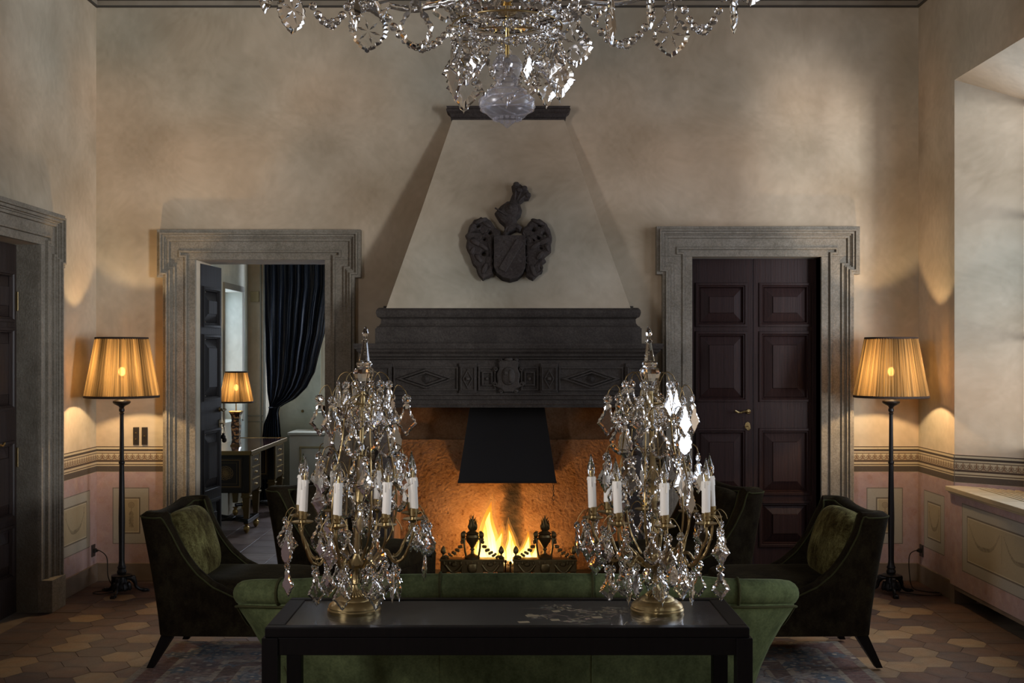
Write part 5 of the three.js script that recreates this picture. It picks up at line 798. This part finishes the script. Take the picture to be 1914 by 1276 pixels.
function candelabrum(x, z, lean, spin, label, sd) {
  seed = sd;
  const g = thing('candelabrum', label, 'candelabrum', [x, TABLE_Y, z], 0, 'crystal candelabra on the console');
  const L = (v) => { v.x += lean * v.y; return v; }, pol = (r, a, y) => L(V(Math.sin(a) * r, y, Math.cos(a) * r));   // a = 0 towards the camera
  const leaned = (geo) => { const p = geo.attributes.position; for (let i = 0; i < p.count; i++) p.setX(i, p.getX(i) + lean * p.getY(i)); return geo; };
  mesh('base', lathe([[0.0, 0.0], [0.083, 0.0], [0.085, 0.004], [0.085, 0.010], [0.081, 0.014], [0.082, 0.018], [0.078, 0.026], [0.066, 0.035], [0.056, 0.039], [0.054, 0.043], [0.05, 0.046], [0.044, 0.050], [0.030, 0.055], [0.020, 0.064], [0.012, 0.075], [0.009, 0.085], [0, 0.085]], 48, 0.5), M.oldBrass, g);
  const flute = []; for (let k = 0; k < 22; k++) { const s = superEll(0.0028, 0.013, 0.003, 0.8, 6); s.rotateX(-0.95); s.translate(0, 0.060, 0.027); flute.push(turnY(s, k * 0.2856)); } mesh('fluting', flute, M.oldBrass, g);
  mesh('stem', leaned(merge([lathe([[0.006, 0.08], [0.008, 0.10], [0.008, 0.70], [0, 0.70]], 12), lathe([[0.012, 0.135], [0.022, 0.142], [0.03, 0.15], [0.022, 0.158], [0.014, 0.17], [0.01, 0.18]], 20)])), M.oldBrass, g);
  mesh('glass_baluster', leaned(facetLathe([[0.008, 0.085], [0.02, 0.092], [0.03, 0.108], [0.02, 0.128], [0.010, 0.134]], 10)), M.crystal, g);
  mesh('glass_column', leaned(facetLathe([[0.010, 0.18], [0.022, 0.186], [0.017, 0.20], [0.014, 0.25], [0.02, 0.29], [0.03, 0.305], [0.018, 0.32], [0.010, 0.325]], 8)), M.crystal, g);
  mesh('glass_baluster', leaned(facetLathe([[0.010, 0.345], [0.02, 0.352], [0.026, 0.372], [0.034, 0.388], [0.033, 0.398], [0.026, 0.405], [0.030, 0.412], [0.02, 0.42]], 12)), M.crystal, g);
  mesh('glass_obelisk', leaned(facetLathe([[0.022, 0.42], [0.010, 0.485], [0.014, 0.492], [0.006, 0.50], [0.012, 0.515], [0.011, 0.53], [0.002, 0.548]], 8)), M.crystal, g);
  mesh('glass_baluster', leaned(facetLathe([[0.008, 0.700], [0.016, 0.704], [0.012, 0.712], [0.018, 0.722], [0.030, 0.742], [0.034, 0.760], [0.030, 0.770], [0.021, 0.776], [0.026, 0.784], [0.024, 0.79], [0.017, 0.795]], 12)), M.crystal, g);
  mesh('finial', leaned(facetLathe([[0.017, 0.795], [0.008, 0.853], [0.012, 0.858], [0.005, 0.866], [0.009, 0.876], [0.0105, 0.884], [0.007, 0.897], [0.001, 0.906]], 8)), M.crystal, g);
  // candle arms
  const N = 8;
  for (let k = 0; k < N; k++) {
    const a = spin + k * Math.PI * 2 / N, q = (r, y, da = 0) => pol(r, a + da, y), cupY = 0.288, R = 0.19 + 0.006 * Math.sin(k * 2.3);
    const parts = [taperTube([q(0.012, 0.148), q(0.05, 0.150), q(0.078, 0.178), q(0.104, 0.186), q(0.126, 0.162), q(0.15, 0.170), q(0.172, 0.212), q(R, 0.255), q(R, cupY)], [0.0055, 0.006, 0.006, 0.0055, 0.0055, 0.005, 0.0045, 0.004], 40, 7)];
    const hang = [];
    for (const [da, r2] of [[-0.2, R + 0.026], [0.2, R + 0.026], [0, R + 0.05]]) { const e = q(r2, cupY + 0.002 + rr(-0.006, 0.006), da); parts.push(hookTo(q(R, cupY + 0.012), e, 0.024)); hang.push([e, a + da]); }
    const e1 = q(0.098, 0.166), e2 = q(0.138, 0.148); parts.push(hookTo(q(0.09, 0.186), e1, 0.006)); parts.push(hookTo(q(0.13, 0.166), e2, 0.006));
    mesh('arm', parts, M.darkBrass, g);
    hang.forEach(([e, aa], i) => { if (rnd() < 0.75) pendant(g, e, aa + (i === 2 ? 0 : rr(-0.9, 0.9)), ['kite', 'small', 'leaf', 'oval', 'dagger'][Math.floor(rnd() * 5)], rr(0.85, 1.02)); });
    pendant(g, e1, a + rr(-0.6, 0.6), ['leaf', 'oval', 'kite'][Math.floor(rnd() * 3)], rr(0.85, 1.02)); pendant(g, e2, a + rr(-0.8, 0.8), ['leaf', 'long', 'kite', 'dagger'][Math.floor(rnd() * 4)], rr(0.8, 0.95));
    if (k & 1) pendant(g, hang[2][0].clone().add(V(0, -0.105, 0)), a + rr(-0.6, 0.6), ['leaf', 'dagger', 'kite'][Math.floor(rnd() * 3)], rr(0.85, 1.0));
    const p = mesh('drip_pan', panGeo, M.oldBrass, g); p.position.copy(q(R, cupY)); 
    const c = mesh('candle', candleGeo, M.candle, g); c.position.copy(q(R, cupY + 0.044)); c.rotation.set(rr(-0.03, 0.03), rnd() * 6, -lean + rr(-0.03, 0.03));
    c.scale.setScalar(1.08); const b = mesh('bulb', bulbGeo, M.crystal, c); b.position.y = 0.089; b.scale.setScalar(1.08); const f = mesh('filament', bulbCore, M.oldBrass, c); f.position.y = 0.089;
  }
  // cage ribs and the crown of hooks
  for (let k = 0; k < 6; k++) {
    const a = spin + 0.66 + k * Math.PI / 3, q = (r, y, da = 0) => pol(r, a + da, y), parts = [taperTube([q(0.06, 0.175), q(0.105, 0.24), q(0.122, 0.33), q(0.108, 0.45), q(0.088, 0.55), q(0.080, 0.62), q(0.055, 0.665), q(0.012, 0.690)], [0.0034, 0.0032, 0.0031, 0.003, 0.0028, 0.0026, 0.0024, 0.0024], 40, 7)];
    const ends = [];
    const add = (from, to, up, yaw, kind, s) => { parts.push(hookTo(from, to, up)); ends.push([to, yaw, kind, s]); };
    add(q(0.018, 0.695), q(0.082, 0.735), 0.022, a, 'leaf', 0.98);                       // crown
    add(q(0.080, 0.615), q(0.140, 0.690), 0.024, a, 'leaf', 1.08); add(q(0.082, 0.60), q(0.108, 0.625, 0.45), 0.026, a + 0.4, 'oval', 1.12);
    add(q(0.100, 0.50), q(0.145, 0.505, -0.22), 0.026, a - 0.2, 'kite', 1.1);
    add(q(0.112, 0.42), q(0.125, 0.44, 0.36), 0.024, a + 0.4, k & 1 ? 'oval' : 'leaf', 1.1);
    mesh('cage_rib', parts, M.darkBrass, g);
    ends.forEach(([p, yaw, kind, s]) => pendant(g, p, yaw, kind, s));
  }
  for (let k = 0; k < 5; k++) { const a = spin + k * 1.2566; pendant(g, pol(0.045, a, 0.655), a, 'heart', 0.75, false); if (k < 3) pendant(g, pol(0.036, a + 0.5, 0.345), a, 'leaf', 0.8); }
  mesh('hanging_ring', leaned(boxUV(move(new THREE.TorusGeometry(0.05, 0.0025, 6, 36).rotateX(Math.PI / 2).toNonIndexed(), 0, 0.66, 0))), M.oldBrass, g);
  mesh('wire', tube([L(V(0.01, 0.14, -0.02)), L(V(-0.05, 0.085, 0.0)), V(-0.062, 0.06, -0.02), V(-0.075, 0.03, -0.06), V(-0.03, 0.006, -0.11), V(0.0, 0.004, -0.15)], 0.002, 30, 5), M.oldBrass, g);
  return g;
}
candelabrum(-0.486, -3.655, 0.040, -0.21, 'crystal and brass candelabrum on the left end of the console', 7711);
candelabrum(0.476, -3.655, -0.030, 0.04, 'crystal and brass candelabrum on the right end of the console', 5521);

// ---------- chandelier, the lower part of which hangs into view ----------
{
  seed = 991;
  const g = thing('chandelier', 'large crystal chandelier with glass urn hanging from the ceiling', 'chandelier', [0, 2.19, -3.0]);
  const pol = (r, a, y) => V(Math.sin(a) * r, y, Math.cos(a) * r);
  mesh('urn', [lathe([[0.0, -0.004], [0.005, 0.0], [0.012, 0.006], [0.02, 0.012], [0.032, 0.018], [0.044, 0.024], [0.05, 0.03], [0.056, 0.036], [0.068, 0.046], [0.072, 0.056], [0.071, 0.066], [0.064, 0.078], [0.05, 0.09], [0.038, 0.10], [0.029, 0.112], [0.028, 0.124], [0.034, 0.138], [0.039, 0.154], [0.037, 0.17], [0.028, 0.182], [0.0, 0.187]], 32, 0.9)], M.cutGlass, g);
  const cuts = []; for (let k = 0; k < 9; k++) { const pts = []; for (let i = 0; i <= 8; i++) { const t = i / 8; pts.push(pol(0.0685 + 0.0045 * Math.sin(t * 3.14), k * 0.698 + t * 0.9, 0.045 + 0.03 * t)); } cuts.push(tube(pts, 0.0022, 16, 5)); } for (let k = 0; k < 14; k++) cuts.push(move(superEll(0.005, 0.005, 0.004, 0.9, 5), ...pol(0.034, k * 0.4488, 0.020).toArray())); for (const [r, y, t] of [[0.0685, 0.044, 0.002], [0.067, 0.072, 0.0022], [0.05, 0.092, 0.0022], [0.031, 0.124, 0.0022], [0.038, 0.16, 0.0022]]) cuts.push(boxUV(move(new THREE.TorusGeometry(r, t, 6, 48).rotateX(Math.PI / 2).toNonIndexed(), 0, y, 0))); mesh('engraving', cuts, M.cutGlass, g);
  mesh('stem', [lathe([[0.006, 0.18], [0.006, 0.30], [0.02, 0.305], [0.03, 0.315], [0.02, 0.325], [0.012, 0.34], [0.03, 0.36], [0.04, 0.385], [0.03, 0.41], [0.014, 0.43], [0.012, 0.80], [0.03, 0.82], [0.012, 0.86], [0.006, 0.9], [0.006, 2.16], [0.05, 2.18], [0.06, 2.205], [0, 2.205]], 20, 0.5)], phys({ color: new THREE.Color(0.6, 0.45, 0.18), metalness: 1, roughness: 0.2 }), g);
  mesh('glass_dish', facetLathe([[0.012, 0.268], [0.07, 0.262], [0.12, 0.272], [0.142, 0.288], [0.146, 0.300], [0.140, 0.303], [0.118, 0.284], [0.07, 0.272], [0.012, 0.278]], 24), M.crystal, g);
  mesh('ring', [boxUV(move(new THREE.TorusGeometry(0.143, 0.003, 6, 60).rotateX(Math.PI / 2).toNonIndexed(), 0, 0.262, 0)), ...[0, 1, 2, 3].map((k) => tube([pol(0.143, k * 1.57, 0.262), pol(0.07, k * 1.57, 0.258), pol(0.008, k * 1.57, 0.262)], 0.002, 8, 5))], M.oldBrass, g);
  mesh('glass_vase', facetLathe([[0.02, 0.43], [0.045, 0.45], [0.055, 0.50], [0.03, 0.56], [0.02, 0.66], [0.035, 0.72], [0.02, 0.80]], 12), M.crystal, g);
  for (let k = 0; k < 14; k++) { const a = k * 0.4488; if (Math.cos(a) > 0.85) continue; pendant(g, pol(0.138, a, 0.246), a, ['leaf', 'long', 'kite', 'long'][k % 4], rr(1.1, 1.35)); if (k & 1) pendant(g, pol(0.09, a + 0.22, 0.236), a, ['small', 'kite', 'leaf'][k % 3], rr(0.9, 1.1)); }
  for (let k = 0; k < 18; k++) { const a = k * 0.349, b = mesh('bead', BEAD, M.crystal, g); b.position.copy(pol(0.146, a, 0.292)); b.rotation.y = a; const c = mesh('bead', BEAD, M.crystal, g); c.position.copy(pol(0.10, a + 0.1, 0.245)); c.rotation.y = a; c.scale.setScalar(0.85); }
  const N = 8, R = 0.65, tip = (k, y, r = R) => pol(r, 0.30 + k * Math.PI * 2 / N, y);
  for (let k = 0; k < N; k++) {
    const a = 0.30 + k * Math.PI * 2 / N;
    mesh('arm', [taperTube([pol(0.02, a, 0.40), pol(0.14, a, 0.36), pol(0.30, a, 0.35), pol(0.44, a, 0.40), pol(0.54, a, 0.46), pol(R, a, 0.50), pol(R, a, 0.545)], [0.010, 0.010, 0.009, 0.008, 0.008, 0.007, 0.006], 36, 8)], M.crystal, g);
    const p = mesh('drip_pan', panGeo, M.crystal, g); p.position.copy(pol(R, a, 0.54)); p.scale.setScalar(1.5);
    const c = mesh('candle', candleGeo, M.candle, g); c.position.copy(pol(R, a, 0.606)); const b = mesh('bulb', bulbGeo, M.bulbGlass, c); b.position.y = 0.089;
  }
  // star-cut plates, drops and bead festoons under the arms: [x, lower end, kind, turn, distance from the camera]
  const from = (px, py, d) => V((px - CX) * d / F, EYE - (py - CY) * d / F - 2.19, -d + 3.0), wires = [];
  for (const [px, py, kind, yaw, d] of [[495, 26, 'star', 1.35, 3.0], [545, 64, 'star', 0.9, 3.1], [690, 99, 'heart', 0.25, 3.35], [777, 94, 'oval', 0.2, 2.7], [830, 43, 'star', 0.2, 3.3], [1073, 126, 'star', 0.3, 2.8], [1106, 40, 'heart', 0.1, 3.3], [1142, 88, 'long', 1.2, 2.75], [1216, 58, 'star', 1.35, 3.2], [1252, 108, 'star', -0.15, 2.7], [1372, 64, 'star', 1.3, 3.05], [662, 62, 'long', 1.3, 3.2], [715, 40, 'leaf', 1.0, 2.8], [1405, 12, 'star', 0.4, 3.1], [600, -6, 'long', 0.4, 3.4], [1310, -4, 'star', 0.4, 3.4], [900, 40, 'star', 0.3, 3.5], [1015, 45, 'heart', -0.3, 3.5]]) {
    const s = (kind === 'star' ? 1.12 : kind === 'heart' ? 1.2 : kind === 'oval' ? 1.5 : 1.1) * d / 3, H = { star: 0.128, heart: 0.105, oval: 0.092, long: 0.125, leaf: 0.098 }[kind], low = from(px, py, d), top = V(low.x, low.y + (H + 0.027) * s, low.z);
    const o = pendant(g, top, 0, kind, s); o.rotation.set(0.02, yaw, rr(-0.05, 0.05)); wires.push(tube([top, V(top.x, Math.max(top.y + 0.05, 0.50), top.z)], 0.0012, 3, 4));
  }
  mesh('wire', wires, M.oldBrass, g);
  const chain = (x0, y0, x1, y1, sag, d, n) => { for (let i = 0; i <= n; i++) { const t = i / n, q = from(x0 + (x1 - x0) * t, y0 + (y1 - y0) * t + sag * 4 * t * (1 - t), d), isRose = i === Math.round(n * 0.55), b = mesh(isRose ? 'rosette' : 'bead', isRose ? ROSE : BEAD, M.crystal, g); b.position.copy(q); b.rotation.set(rr(-0.2, 0.2), rr(-0.5, 0.5), rr(0, 3)); b.scale.setScalar(isRose ? 1.15 : 1.0); } };
  for (const [x0, y0, x1, y1, sag, d, n] of [[576, -10, 658, -8, 54, 3.0, 9], [704, -8, 852, 38, 72, 3.0, 14], [1100, 22, 1218, 32, 56, 3.0, 10], [1270, -6, 1352, -4, 62, 3.0, 9], [640, -20, 720, -20, 30, 3.3, 6], [858, 10, 1040, 10, 34, 2.85, 13], [1045, 30, 1075, 0, 10, 2.9, 4], [500, -30, 570, -22, 20, 3.1, 6], [1360, -22, 1410, -30, 20, 3.1, 5], [860, 60, 1040, 60, 16, 2.87, 14]]) chain(x0, y0, x1, y1, sag, d, n);
  mesh('ceiling_rose', move(lathe([[0.0, 2.19], [0.07, 2.19], [0.09, 2.2], [0.09, 2.21], [0, 2.21]], 24), 0, 0, 0), M.oldBrass, g);
}

renderer.render(scene, camera);
